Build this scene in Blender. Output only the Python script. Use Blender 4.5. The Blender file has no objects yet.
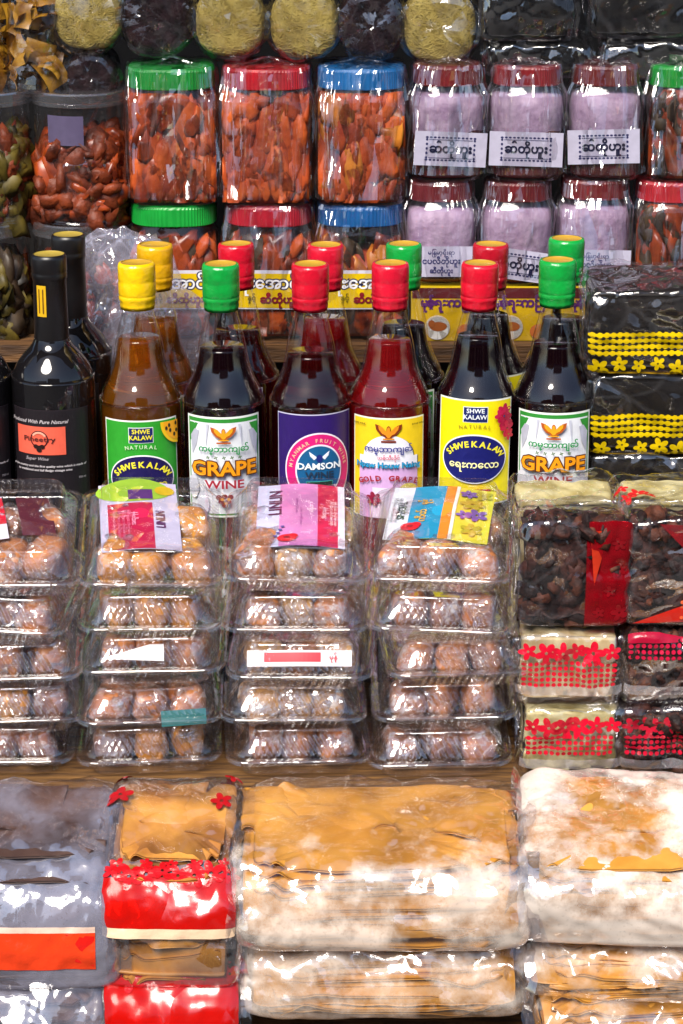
import bpy, math, random
import numpy as np

# ------------------------------------------------------------------ camera, sky, sun, exposure
S = bpy.context.scene
COL = S.collection
TH = math.radians(18.0)
FPX = 2568.0
CAM = np.array((0.0, -0.1 - 2.4*math.cos(TH), 0.1 + 2.4*math.sin(TH)))
cd = bpy.data.cameras.new('camera'); cam = bpy.data.objects.new('camera', cd); COL.objects.link(cam)
cam.location = CAM; cam.rotation_euler = (math.pi/2 - TH, 0, 0)
cd.sensor_width = 36; cd.lens = 36*FPX/1024; cd.clip_start = .05; cd.clip_end = 2000
S.camera = cam
SUN_EL, SUN_AZ = math.radians(50), math.radians(201)      # azimuth clockwise from +Y
w = bpy.data.worlds.new('World'); S.world = w; w.use_nodes = True
nt = w.node_tree; nt.nodes.clear()
sk = nt.nodes.new('ShaderNodeTexSky'); sk.sky_type = 'NISHITA'; sk.sun_disc = False
sk.sun_elevation = SUN_EL; sk.sun_rotation = SUN_AZ; sk.dust_density = 1.2; sk.air_density = 1.0
bg = nt.nodes.new('ShaderNodeBackground'); bg.inputs[1].default_value = .1
wo = nt.nodes.new('ShaderNodeOutputWorld')
nt.links.new(sk.outputs[0], bg.inputs[0]); nt.links.new(bg.outputs[0], wo.inputs[0])
ld = bpy.data.lights.new('sun', 'SUN'); ld.energy = 3.2; ld.angle = math.radians(28); ld.color = (1, .93, .82)
sun = bpy.data.objects.new('sun', ld); COL.objects.link(sun)
sun.rotation_euler = (math.pi/2 - SUN_EL, 0, math.pi - SUN_AZ)
S.view_settings.view_transform = 'Standard'; S.view_settings.look = 'None'
S.view_settings.exposure = 1.0; S.view_settings.gamma = 1
cy = S.cycles
cy.transparent_max_bounces = 40; cy.max_bounces = 10; cy.diffuse_bounces = 2; cy.glossy_bounces = 4
cy.transmission_bounces = 8; cy.use_denoising = True; cy.caustics_reflective = False; cy.caustics_refractive = False
cy.sample_clamp_indirect = 5

def P(px, py, Y):
    """world (x, z) of a photograph point taken to stand at depth Y"""
    u = (px - 341.5)/FPX; v = (512 - py)/FPX
    d = (u, math.cos(TH) + v*math.sin(TH), -math.sin(TH) + v*math.cos(TH))
    t = (Y - CAM[1])/d[1]
    return d[0]*t, CAM[2] + d[2]*t

# ------------------------------------------------------------------ materials
def C(h):
    h = h.lstrip('#'); r = [int(h[i:i+2], 16)/255 for i in (0, 2, 4)]
    return tuple(x/12.92 if x <= .04045 else ((x + .055)/1.055)**2.4 for x in r) + (1,)
def newmat(name):
    m = bpy.data.materials.new(name); m.use_nodes = True; m.node_tree.nodes.clear()
    return m, m.node_tree.nodes, m.node_tree.links
def N(ns, t, **kw):
    n = ns.new(t)
    for k, v in kw.items(): setattr(n, k, v)
    return n
MATS = {}
def mat(name, c1, c2=None, scale=40, rough=.5, spec=.5, bump=0, bscale=None, stretch=(1, 1, 1), contrast=(.35, .65), trans=0, coat=0, sss=0, detail=5):
    """principled surface whose colour wanders between c1 and c2 with noise"""
    if name in MATS: return MATS[name]
    m, ns, L = newmat(name)
    o = N(ns, 'ShaderNodeOutputMaterial'); b = N(ns, 'ShaderNodeBsdfPrincipled'); L.new(b.outputs[0], o.inputs[0])
    if isinstance(c1, str): c1 = C(c1)
    if c2 is None: c2 = tuple(x*.78 for x in c1[:3]) + (1,)
    if isinstance(c2, str): c2 = C(c2)
    tc = N(ns, 'ShaderNodeTexCoord'); mp = N(ns, 'ShaderNodeMapping'); mp.inputs['Scale'].default_value = stretch
    oi = N(ns, 'ShaderNodeObjectInfo'); ad = N(ns, 'ShaderNodeVectorMath', operation='ADD')
    mu = N(ns, 'ShaderNodeMath', operation='MULTIPLY'); mu.inputs[1].default_value = 7.3
    L.new(oi.outputs['Random'], mu.inputs[0])
    L.new(tc.outputs['Object'], ad.inputs[0]); L.new(mu.outputs[0], ad.inputs[1]); L.new(ad.outputs[0], mp.inputs[0])
    nz = N(ns, 'ShaderNodeTexNoise'); nz.inputs['Scale'].default_value = scale; nz.inputs['Detail'].default_value = detail
    L.new(mp.outputs[0], nz.inputs['Vector'])
    cr = N(ns, 'ShaderNodeValToRGB'); cr.color_ramp.elements[0].position = contrast[0]; cr.color_ramp.elements[1].position = contrast[1]
    cr.color_ramp.elements[0].color = c1; cr.color_ramp.elements[1].color = c2
    L.new(nz.outputs[0], cr.inputs[0]); L.new(cr.outputs[0], b.inputs['Base Color'])
    b.inputs['Roughness'].default_value = rough; b.inputs['Specular IOR Level'].default_value = spec
    if trans:
        b.inputs['Transmission Weight'].default_value = trans; b.inputs['IOR'].default_value = 1.36
    if coat: b.inputs['Coat Weight'].default_value = coat; b.inputs['Coat Roughness'].default_value = .05
    if sss:
        b.inputs['Subsurface Weight'].default_value = sss; b.inputs['Subsurface Scale'].default_value = .006
    if bump:
        n2 = N(ns, 'ShaderNodeTexNoise'); n2.inputs['Scale'].default_value = bscale or scale*2; n2.inputs['Detail'].default_value = 4
        L.new(mp.outputs[0], n2.inputs['Vector'])
        bp = N(ns, 'ShaderNodeBump'); bp.inputs['Strength'].default_value = bump; bp.inputs['Distance'].default_value = .004
        L.new(n2.outputs[0], bp.inputs['Height']); L.new(bp.outputs[0], b.inputs['Normal'])
    MATS[name] = m
    return m
def film(name, tint=(.96, .95, .97), r0=.14, rough=.06, scale=60, k=.45, stretch=(1, 1, 1), haze=.03, hazecol=(.85, .85, .92, 1), k2=.3, scale2=None, crease=0., gloss=(1, 1, 1), patch=.6, dust_sheen=None):
    """thin clear plastic: see-through, mirror-like, broken into small flat crinkles"""
    if name in MATS: return MATS[name]
    m, ns, L = newmat(name)
    o = N(ns, 'ShaderNodeOutputMaterial')
    tc = N(ns, 'ShaderNodeTexCoord'); oi = N(ns, 'ShaderNodeObjectInfo')
    mu = N(ns, 'ShaderNodeMath', operation='MULTIPLY'); mu.inputs[1].default_value = 5.7; L.new(oi.outputs['Random'], mu.inputs[0])
    ad = N(ns, 'ShaderNodeVectorMath', operation='ADD'); L.new(tc.outputs['Object'], ad.inputs[0]); L.new(mu.outputs[0], ad.inputs[1])
    mp = N(ns, 'ShaderNodeMapping'); mp.inputs['Scale'].default_value = stretch; L.new(ad.outputs[0], mp.inputs[0])
    wz = N(ns, 'ShaderNodeTexNoise'); wz.inputs['Scale'].default_value = scale*.5; wz.inputs['Detail'].default_value = 2; L.new(mp.outputs[0], wz.inputs['Vector'])
    ws = N(ns, 'ShaderNodeVectorMath', operation='SCALE'); ws.inputs['Scale'].default_value = 1.1/scale; L.new(wz.outputs['Color'], ws.inputs[0])
    wa = N(ns, 'ShaderNodeVectorMath', operation='ADD'); L.new(mp.outputs[0], wa.inputs[0]); L.new(ws.outputs[0], wa.inputs[1])
    ge = N(ns, 'ShaderNodeNewGeometry')
    cur = ge.outputs['Normal']
    for sc_, kk in ((scale, k), (scale2 or scale*3, k2)):
        if kk <= 0: continue
        vo = N(ns, 'ShaderNodeTexVoronoi'); vo.inputs['Scale'].default_value = sc_; L.new(wa.outputs[0], vo.inputs['Vector'])
        sb = N(ns, 'ShaderNodeVectorMath', operation='SUBTRACT'); sb.inputs[1].default_value = (.5, .5, .5); L.new(vo.outputs['Color'], sb.inputs[0])
        sc2 = N(ns, 'ShaderNodeVectorMath', operation='SCALE'); sc2.inputs['Scale'].default_value = kk; L.new(sb.outputs[0], sc2.inputs[0])
        a2 = N(ns, 'ShaderNodeVectorMath', operation='ADD'); L.new(cur, a2.inputs[0]); L.new(sc2.outputs[0], a2.inputs[1])
        cur = a2.outputs[0]
    no = N(ns, 'ShaderNodeVectorMath', operation='NORMALIZE'); L.new(cur, no.inputs[0])
    lw = N(ns, 'ShaderNodeLayerWeight'); lw.inputs['Blend'].default_value = .5; L.new(no.outputs[0], lw.inputs['Normal'])
    pw = N(ns, 'ShaderNodeMath', operation='POWER'); pw.inputs[1].default_value = 3.5; L.new(lw.outputs['Facing'], pw.inputs[0])
    ma = N(ns, 'ShaderNodeMath', operation='MULTIPLY_ADD', use_clamp=True); ma.inputs[1].default_value = .75*(1 - r0)
    pn = N(ns, 'ShaderNodeTexNoise'); pn.inputs['Scale'].default_value = scale*.55; pn.inputs['Detail'].default_value = 3; L.new(mp.outputs[0], pn.inputs['Vector'])
    pr = N(ns, 'ShaderNodeMapRange'); pr.inputs['From Min'].default_value = .42; pr.inputs['From Max'].default_value = .66
    pr.inputs['To Min'].default_value = r0*(1 - patch); pr.inputs['To Max'].default_value = r0*(1 + 2.2*patch); L.new(pn.outputs[0], pr.inputs['Value'])
    L.new(pr.outputs[0], ma.inputs[2])
    L.new(pw.outputs[0], ma.inputs[0])
    tr = N(ns, 'ShaderNodeBsdfTransparent'); tr.inputs[0].default_value = tuple(tint) + (1,)
    gl = N(ns, 'ShaderNodeBsdfGlossy'); gl.inputs['Roughness'].default_value = rough; gl.inputs[0].default_value = tuple(gloss) + (1,); L.new(no.outputs[0], gl.inputs['Normal'])
    df = N(ns, 'ShaderNodeBsdfDiffuse'); df.inputs[0].default_value = hazecol
    m1 = N(ns, 'ShaderNodeMixShader'); m1.inputs[0].default_value = haze
    if crease:
        ve = N(ns, 'ShaderNodeTexVoronoi', feature='DISTANCE_TO_EDGE'); ve.inputs['Scale'].default_value = scale*.6; L.new(wa.outputs[0], ve.inputs['Vector'])
        rp = N(ns, 'ShaderNodeMapRange'); rp.inputs['From Min'].default_value = 0; rp.inputs['From Max'].default_value = .05
        rp.inputs['To Min'].default_value = crease; rp.inputs['To Max'].default_value = 0; L.new(ve.outputs['Distance'], rp.inputs['Value'])
        mk = N(ns, 'ShaderNodeTexNoise'); mk.inputs['Scale'].default_value = scale*.4; L.new(mp.outputs[0], mk.inputs['Vector'])
        m5 = N(ns, 'ShaderNodeMath', operation='MULTIPLY_ADD', use_clamp=True); L.new(rp.outputs[0], m5.inputs[0]); L.new(mk.outputs[0], m5.inputs[1]); m5.inputs[2].default_value = haze
        L.new(m5.outputs[0], m1.inputs[0])
    if dust_sheen:                                      # powder clinging inside plus film reflections painted in: (y slope, low, high, scale, most, colour)
        yd, lo, hi, dsc, most, dcol = dust_sheen
        dn = N(ns, 'ShaderNodeTexNoise'); dn.inputs['Scale'].default_value = dsc; dn.inputs['Detail'].default_value = 9; dn.inputs['Roughness'].default_value = .62; L.new(ad.outputs[0], dn.inputs['Vector'])
        sp = N(ns, 'ShaderNodeSeparateXYZ'); L.new(tc.outputs['Object'], sp.inputs[0])
        dm = N(ns, 'ShaderNodeMath', operation='MULTIPLY_ADD'); L.new(sp.outputs[1], dm.inputs[0]); dm.inputs[1].default_value = yd; L.new(dn.outputs[0], dm.inputs[2])
        dr = N(ns, 'ShaderNodeMapRange'); dr.inputs['From Min'].default_value = lo; dr.inputs['From Max'].default_value = hi; dr.inputs['To Max'].default_value = most; L.new(dm.outputs[0], dr.inputs['Value'])
        fg = N(ns, 'ShaderNodeTexNoise'); fg.inputs['Scale'].default_value = 330; fg.inputs['Detail'].default_value = 3; L.new(ad.outputs[0], fg.inputs['Vector'])
        fr = N(ns, 'ShaderNodeMapRange'); fr.inputs['From Min'].default_value = .3; fr.inputs['From Max'].default_value = .42; fr.inputs['To Min'].default_value = .82; L.new(fg.outputs[0], fr.inputs['Value'])
        dx = N(ns, 'ShaderNodeMath', operation='MULTIPLY'); L.new(dr.outputs[0], dx.inputs[0]); L.new(fr.outputs[0], dx.inputs[1])
        dy = N(ns, 'ShaderNodeMath', operation='MAXIMUM'); L.new(dx.outputs[0], dy.inputs[0]); dy.inputs[1].default_value = haze
        L.new(dy.outputs[0], m1.inputs[0]); df.inputs[0].default_value = C(dcol)
    L.new(tr.outputs[0], m1.inputs[1]); L.new(df.outputs[0], m1.inputs[2])
    m2 = N(ns, 'ShaderNodeMixShader'); L.new(ma.outputs[0], m2.inputs[0]); L.new(m1.outputs[0], m2.inputs[1]); L.new(gl.outputs[0], m2.inputs[2])
    L.new(m2.outputs[0], o.inputs[0])
    MATS[name] = m
    return m
def ink(h, rough=.42):
    """printing ink or coloured paper"""
    return mat('ink_' + h.lstrip('#'), h, tuple(x*.9 for x in C(h)[:3]) + (1,), scale=120, rough=rough, spec=.4)

# ------------------------------------------------------------------ mesh helpers
def mesh(name, V, F, mats, idx=None, smooth=False):
    me = bpy.data.meshes.new(name)
    me.from_pydata([tuple(map(float, v)) for v in V], [], [tuple(int(i) for i in f) for f in F])
    if not isinstance(mats, (list, tuple)): mats = [mats]
    for m in mats: me.materials.append(m)
    if idx is not None: me.polygons.foreach_set('material_index', np.array(idx, dtype=np.int32))
    if smooth: me.polygons.foreach_set('use_smooth', np.ones(len(me.polygons), dtype=bool))
    me.update()
    return me
def obj(name, me, parent=None, loc=(0, 0, 0), rot=(0, 0, 0)):
    o = bpy.data.objects.new(name, me); COL.objects.link(o)
    o.location = loc; o.rotation_euler = rot
    if parent is not None: o.parent = parent
    return o
def tag(o, label, cat, group=None, kind=None):
    o['label'] = label; o['category'] = cat
    if group: o['group'] = group
    if kind: o['kind'] = kind
    return o
def thing(name, label, cat, loc=(0, 0, 0), rot=(0, 0, 0), group=None):
    o = bpy.data.objects.new(name, None); COL.objects.link(o); o.empty_display_size = .02
    o.location = loc; o.rotation_euler = rot
    return tag(o, label, cat, group)
def copy_tree(o, parent=None):
    c = o.copy(); COL.objects.link(c); c.parent = parent
    for ch in o.children: copy_tree(ch, c)
    return c
def dup(o, label, loc, rot=(0, 0, 0), group=None):
    c = copy_tree(o); c.location = loc; c.rotation_euler = rot; c['label'] = label
    if group: c['group'] = group
    return c
def setmat(o, part, m):
    """give one part of a copy a mesh of its own with another material"""
    for ch in o.children:
        if ch.name.split('.')[0] == part:
            ch.data = ch.data.copy(); ch.data.materials[0] = m
def quads(nr, nc, closed=True):
    F = []
    for i in range(nr - 1):
        for j in range(nc if closed else nc - 1):
            k = (j + 1) % nc
            F.append((i*nc + j, i*nc + k, (i + 1)*nc + k, (i + 1)*nc + j))
    return F
def loft(rings, cap0=True, cap1=True):
    nc = len(rings[0]); V = np.concatenate(rings); F = quads(len(rings), nc)
    if cap0: F.append(tuple(range(nc))[::-1])
    if cap1: F.append(tuple(range((len(rings) - 1)*nc, len(rings)*nc)))
    return V, F
def join(parts):
    V, F, I = [], [], []; n = 0
    for p in parts:
        v, f = p[0], p[1]; mi = p[2] if len(p) > 2 else 0
        V.append(np.asarray(v, float).reshape(-1, 3)); F += [tuple(i + n for i in q) for q in f]
        I += [mi]*len(f) if np.isscalar(mi) else list(mi); n += len(V[-1])
    return np.concatenate(V), F, I
def lathe(prof, n=48):
    a = np.linspace(0, 2*math.pi, n, endpoint=False)
    return [np.stack([r*np.sin(a), -r*np.cos(a), np.full(n, z)], 1) for r, z in prof]
def smooth_prof(pts, n=6):
    """Catmull-Rom through (r, z) points"""
    p = np.array([pts[0]] + list(pts) + [pts[-1]], float); out = []
    for i in range(1, len(p) - 2):
        for t in np.linspace(0, 1, n, endpoint=False):
            a, b, c, d = p[i-1], p[i], p[i+1], p[i+2]
            out.append(.5*((2*b) + (-a + c)*t + (2*a - 5*b + 4*c - d)*t*t + (-a + 3*b - 3*c + d)*t**3))
    out.append(p[-2]); out = np.array(out); out[:, 0] = np.maximum(out[:, 0], 1e-4)
    return [tuple(q) for q in out]
def rring(wx, wy, r, z, per=16, straight=8):
    """rounded rectangle ring, evenly sampled"""
    hx, hy = wx/2, wy/2; r = min(r, hx, hy); pts = []
    for cx, cy_, a0 in ((hx - r, -hy + r, -90), (hx - r, hy - r, 0), (-hx + r, hy - r, 90), (-hx + r, -hy + r, 180)):
        for t in np.linspace(0, 90, per): pts.append((cx + r*math.cos(math.radians(a0 + t)), cy_ + r*math.sin(math.radians(a0 + t))))
    pts = np.array(pts + [pts[0]]); seg = np.hypot(*np.diff(pts, axis=0).T); cum = np.r_[0, np.cumsum(seg)]
    return pts, cum
def rr(wx, wy, r, z, n=96):
    pts, cum = rring(wx, wy, r, z); s = np.linspace(0, cum[-1], n, endpoint=False)
    return np.stack([np.interp(s, cum, pts[:, 0]), np.interp(s, cum, pts[:, 1]), np.full(n, z)], 1)
def box(cx, cy_, cz, sx, sy, sz):
    x, y, z = sx/2, sy/2, sz/2
    V = np.array([(i*x + cx, j*y + cy_, k*z + cz) for k in (-1, 1) for j in (-1, 1) for i in (-1, 1)])
    return V, [(0, 2, 3, 1), (4, 5, 7, 6), (0, 1, 5, 4), (2, 6, 7, 3), (0, 4, 6, 2), (1, 3, 7, 5)]
def rotm(rng):
    q = rng.normal(size=4); q /= np.linalg.norm(q); a, b, c, d = q
    return np.array([[1-2*(c*c+d*d), 2*(b*c-a*d), 2*(b*d+a*c)], [2*(b*c+a*d), 1-2*(b*b+d*d), 2*(c*d-a*b)], [2*(b*d-a*c), 2*(c*d+a*b), 1-2*(b*b+c*c)]])
def crumple(p, seed, amp=.002, lam=(.07, .045, .03, .02, .014), cnt=2):
    """sum of folded triangle waves, like creased plastic; about -amp..amp"""
    rng = np.random.default_rng(seed); h = np.zeros(len(p)); tot = 0
    for l in lam:
        for _ in range(cnt):
            d = rng.normal(size=3); d /= np.linalg.norm(d); e = rng.normal(size=3); e /= np.linalg.norm(e)
            ph = p@d/l + rng.random() + .35*np.sin(p@e/l*2.1 + rng.random()*6)
            a = (l/lam[0])**.8
            h += a*(np.abs(ph - np.floor(ph) - .5)*4 - 1); tot += a
    return h/tot*amp*2.2
def wav(p, seed, lam=.02, cnt=5):
    rng = np.random.default_rng(seed); h = np.zeros(len(p))
    for _ in range(cnt):
        d = rng.normal(size=3); d /= np.linalg.norm(d)
        h += np.sin(p@d*2*math.pi/(lam*rng.uniform(.6, 1.6)) + rng.random()*6.28)
    return h/cnt

# ------------------------------------------------------------------ flat print: shapes and lettering in (x, y), metres
TXT = {}
def text(body, size=.01, bold=0., align='CENTER', shear=0., sx=1.):
    key = (body, bold, shear)
    if key not in TXT:
        c = bpy.data.curves.new('t', 'FONT'); c.body = body; c.resolution_u = 2; c.offset = bold; c.shear = shear
        o = bpy.data.objects.new('t', c); me = bpy.data.meshes.new_from_object(o)
        V = np.array([v.co[:2] for v in me.vertices]).reshape(-1, 2); F = [tuple(p.vertices) for p in me.polygons]
        bpy.data.objects.remove(o); bpy.data.curves.remove(c); bpy.data.meshes.remove(me); TXT[key] = (V, F)
    V, F = TXT[key]; V = V.copy()*size; V[:, 0] *= sx
    if align == 'CENTER': V[:, 0] -= (V[:, 0].min() + V[:, 0].max())/2
    return V, F
def mv(s, x=0, y=0, rot=0, sc=1):
    V, F = s; c, n = math.cos(rot), math.sin(rot); V = np.asarray(V)*sc
    return np.stack([V[:, 0]*c - V[:, 1]*n + x, V[:, 0]*n + V[:, 1]*c + y], 1), F
def rect(wd, ht, x=0, y=0, nx=14, ny=2):
    xs = np.linspace(-wd/2, wd/2, nx) + x; ys = np.linspace(-ht/2, ht/2, ny) + y
    V = np.array([(a, b) for b in ys for a in xs]); F = quads(ny, nx, False)
    return V, F
def ell(a, b, x=0, y=0, n=36, rings=3, t0=0, t1=2*math.pi, inner=0.):
    th = np.linspace(t0, t1, n); V = []
    for r in np.linspace(inner, 1, rings + 1): V += [(x + a*r*math.cos(t), y + b*r*math.sin(t)) for t in th]
    return np.array(V), quads(rings + 1, n, False)
def arc(body, size, a, b, x, y, bold=.0, span=2.0, center=math.pi/2):
    """lettering set along the upper arc of an ellipse"""
    out = []; n = len(body)
    for i, ch in enumerate(body):
        if ch == ' ': continue
        t = center + span/2 - span*(i + .5)/n
        px, py = x + a*math.cos(t), y + b*math.sin(t)
        tx, ty = a*math.sin(t), -b*math.cos(t)
        out.append(mv(text(ch, size, bold), px, py, math.atan2(ty, tx)))
    return merge(out)
def merge(shapes):
    V, F, n = [], [], 0
    for v, f in shapes: V.append(v); F += [tuple(i + n for i in q) for q in f]; n += len(v)
    return np.concatenate(V), F
def poly(pts):
    pts = np.array(pts, float); c = pts.mean(0); n = len(pts)
    return np.concatenate([pts, c[None]]), [(i, (i + 1) % n, n) for i in range(n)]
def flower(r, x=0, y=0, petals=5, rot=0., hole=True):
    out = []; q = math.sin(x*9173 + y*5171 + r*3e4); r *= 1 + .2*q; rot += q*2; x += .0012*math.sin(x*7001); y += .0015*q
    for k in range(petals):
        a = rot + 2*math.pi*k/petals
        out.append(mv(ell(r*.5, r*.33, r*.62, 0, n=14, rings=1), x, y, a))
    return merge(out)
def eagle(s, x, y):
    L_ = [(0, 0), (.3, .12), (.62, .5), (1, .62), (.92, .2), (.6, -.2), (.3, -.35), (.12, -.6), (0, -.62)]
    R_ = [(-a, b) for a, b in L_][::-1]
    return merge([mv(poly(L_), x, y, 0, s), mv(poly(R_), x, y, 0, s), ell(.16*s, .3*s, x, y + .2*s, 12, 1), mv(rect(1.1, .14, 0, -.75, 4), x, y, 0, s)])
def layers_mesh(name, layers, wrap, step=.00028):
    """layers: (shape, hex colour); each printed a hair above the one before; wrap maps (x, y, h) to 3-D"""
    V, F, I, mats, n = [], [], [], [], 0
    for k, (sh, hx) in enumerate(layers):
        m = ink(hx) if isinstance(hx, str) else hx
        if m not in mats: mats.append(m)
        v = wrap(sh[0][:, 0], sh[0][:, 1], np.full(len(sh[0]), step*(k + 1)))
        V.append(v); F += [tuple(i + n for i in q) for q in sh[1]]; I += [mats.index(m)]*len(sh[1]); n += len(v)
    return mesh(name, np.concatenate(V), F, mats, I)
def wrapcyl(R, z0, yaw=0):
    return lambda x, y, h: np.stack([(R + h)*np.sin(x/R + yaw), -(R + h)*np.cos(x/R + yaw), y + z0], 1)
def wrapflat(y0, z0, x0=0):
    return lambda x, y, h: np.stack([x + x0, y0 - h, y + z0], 1)

# ------------------------------------------------------------------ shared materials
WOOD = mat('weathered_wood', '#6d4a26', '#3a2412', scale=18, rough=.7, bump=.4, bscale=60, stretch=(1, 9, 9))
WOODP = mat('pale_plank', '#7a5528', '#452c14', scale=20, rough=.75, bump=.45, bscale=70, stretch=(1, 10, 10))
DARK = mat('dark_board', '#1a1512', '#0c0a09', scale=12, rough=.85)
FILM = film('cling_film', r0=.08, scale=55, k=.45, k2=.14, haze=.004, crease=.04)
FILMV = film('pleated_film', r0=.1, scale=85, k=.85, k2=.15, stretch=(1, 1, .13), haze=.004, crease=.08, patch=.5)
FILMS = film('smooth_film', r0=.1, scale=30, k=.26, k2=.1, scale2=90, haze=.003, crease=.04, rough=.04)
FILMB = film('crisp_bag_film', r0=.19, scale=24, k=.3, k2=.1, scale2=110, haze=.008, crease=.05, rough=.05)
PET = film('clear_jar_plastic', tint=(.95, .94, .95), r0=.045, scale=25, k=.08, k2=.03, haze=.004, rough=.03, patch=0)
CLAM = film('clamshell_plastic', tint=(.985, .98, .99), r0=.125, scale=30, k=.12, k2=.06, haze=.006, hazecol=(.75, .72, .85, 1), rough=.05, patch=.2)
GLASS = film('bottle_glass', tint=(.97, .97, .97), r0=.04, scale=20, k=.0, k2=.0, haze=0, rough=.012, patch=0)

# ------------------------------------------------------------------ the place: street, stall, shelves
def struct(name, V, F, m):
    o = obj(name, mesh(name, V, F, m)); o['kind'] = 'structure'; return o
ROAD = mat('street_surface', (.055, .053, .052, 1), (.04, .038, .037, 1), scale=3, rough=.9)
struct('ground', np.array([(-300, -300, -.95), (300, -300, -.95), (300, 300, -.95), (-300, 300, -.95)]), [(0, 1, 2, 3)], ROAD)
struct('wall', *box(0, .56, .1, 2.2, .02, 2.1), DARK)
struct('roof', *box(0, .21, 1.30, 2.4, 1.1, .03), mat('canvas_roof', '#4a4038', '#38302a', scale=8, rough=.9))
def unseen_shop_block(label, x, wd, ht, hx):  # unseen shops, added to break up the sky mirrored in glass and film
    t = thing('unseen_shop', label, 'building', (x, -10, -.95), group='unseen shops added for reflections')
    obj('facade', mesh('facade', *box(0, -2, ht/2, wd, 4, ht), mat('shop_wall_' + hx[1:], hx, None, scale=3, rough=.9)), t)
    for i in range(3):
        obj('opening', mesh('opening', *box((i - 1)*wd*.31, .03, 1.3, wd*.24, .06, 2.4), mat('shop_shadow', '#15120f', '#0a0908', scale=4, rough=.8)), t)
    obj('awning', mesh('awning', *box(0, .7, 2.75, wd*.96, 1.4, .06), mat('awning_cloth', '#3a5a7a', '#2a4460', scale=4, rough=.8)), t)
for lab, x, wd, ht, hx in (('unseen low ochre shop row added across the street for reflections', -6.2, 7., 4.6, '#8a6a44'), ('unseen taller grey shop added across the street for reflections', 1.2, 6.4, 6.0, '#7a7670'), ('unseen low brown shop added across the street for reflections', 9.4, 7.4, 4.2, '#6a4a3a')):
    unseen_shop_block(lab, x, wd, ht, hx)
def shelf(label, y0, y1, z, tilt, m, th=.018, wd=1.5):
    d = y1 - y0
    V, F = box(0, d/2, -th/2, wd, d, th)
    o = obj('wooden_shelf', mesh('wooden_shelf', V, F, m), loc=(0, y0, z), rot=(tilt, 0, 0))
    return tag(o, label, 'shelf')
ZJ = .188
shelf('dark wooden shelf board under the two rows of jars', .185, .54, ZJ, 0, WOOD)
shelf('dark wooden board that the wine bottles stand on', -.09, .54, .009, 0, WOOD)
TILT = math.radians(6)
shelf('worn wooden plank under the clear pastry trays', -.31, -.085, -.1005, TILT, WOODP)
LT = math.radians(12)

# ------------------------------------------------------------------ bottles
BP = [(.001, 0), (.036, 0), (.0398, .004), (.0403, .012), (.0403, .162), (.0396, .172), (.0362, .184), (.031, .195), (.0268, .206), (.0245, .217), (.0222, .231), (.018, .248), (.0152, .259), (.0147, .266)]
BR = .0403
def bottle(name, label, caphex, liquid, lay, level=.226, yaw=0., lz=.122, group='wine bottles with shrink capped necks', topink='#b08a2c'):
    t = thing(name, label, 'bottle', group=group)
    V, F = loft(lathe(smooth_prof(BP, 4), 56), True, False)
    obj('glass', mesh('glass', V, F, GLASS, smooth=True), t)
    ins = [(max(r - .0022, .001), max(z, .003)) for r, z in smooth_prof(BP, 4) if z < level]
    rl = np.interp(level, [b[1] for b in BP], [b[0] for b in BP]) - .0022
    ins += [(rl, level), (.0005, level - .0006)]
    V, F = loft(lathe(ins, 48), True, True)
    obj('liquid', mesh('liquid', V, F, liquid, smooth=True), t)
    c = mat('capsule_' + caphex.lstrip('#'), caphex, tuple(x*.8 for x in C(caphex)[:3]) + (1,), scale=60, rough=.24, spec=.6, bump=.3, bscale=120)
    r = .0178
    pr = [(.0155, .2625), (.0162, .262), (.0168, .266), (.0166, .270), (.0176, .2715), (.0176, .2745), (.0172, .2752), (.0176, .276), (r, .278), (r, .288), (r*.985, .289), (r, .290), (r, .303), (.0168, .3062), (.0148, .3066)]
    rg_ = lathe(pr, 112)
    for q_ in rg_:
        wv = np.interp(q_[0, 2], (.262, .266, .275, .282), (1, 1, .5, 0)); q_[:, :2] *= (1 + .008*wv*np.cos(np.arange(112)*2*math.pi*14/112) + .004*np.cos(np.arange(112)*2*math.pi*3/112 + q_[0, 2]*500))[:, None]
    V, F = loft(rg_, False, False)
    V2, F2 = loft(lathe([(.0152, .3064), (.0145, .3052), (.0005, .3050)], 40), False, False)
    v, f, i = join([(V, F, 0), (V2, F2, 1)])
    obj('cap', mesh('cap', v, f, [c, ink(topink)], i, smooth=True), t)
    if lay: obj('label', layers_mesh('label', lay, wrapcyl(BR + .0003, lz, yaw)), t)
    return t
LQ_DARK = mat('purple_black_wine', (.0035, .001, .002, 1), (.005, .0012, .002, 1), rough=.05, spec=.4, scale=10)
LQ_RED = mat('red_wine', (.75, .016, .02, 1), (.65, .012, .016, 1), rough=.03, trans=.86, scale=10)
LQ_RUBY = mat('ruby_wine', (.16, .008, .008, 1), (.12, .005, .005, 1), rough=.03, trans=.93, scale=10)
LQ_AMB = mat('amber_wine', (.85, .27, .015, 1), (.74, .2, .01, 1), rough=.03, trans=.9, scale=10)

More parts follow.
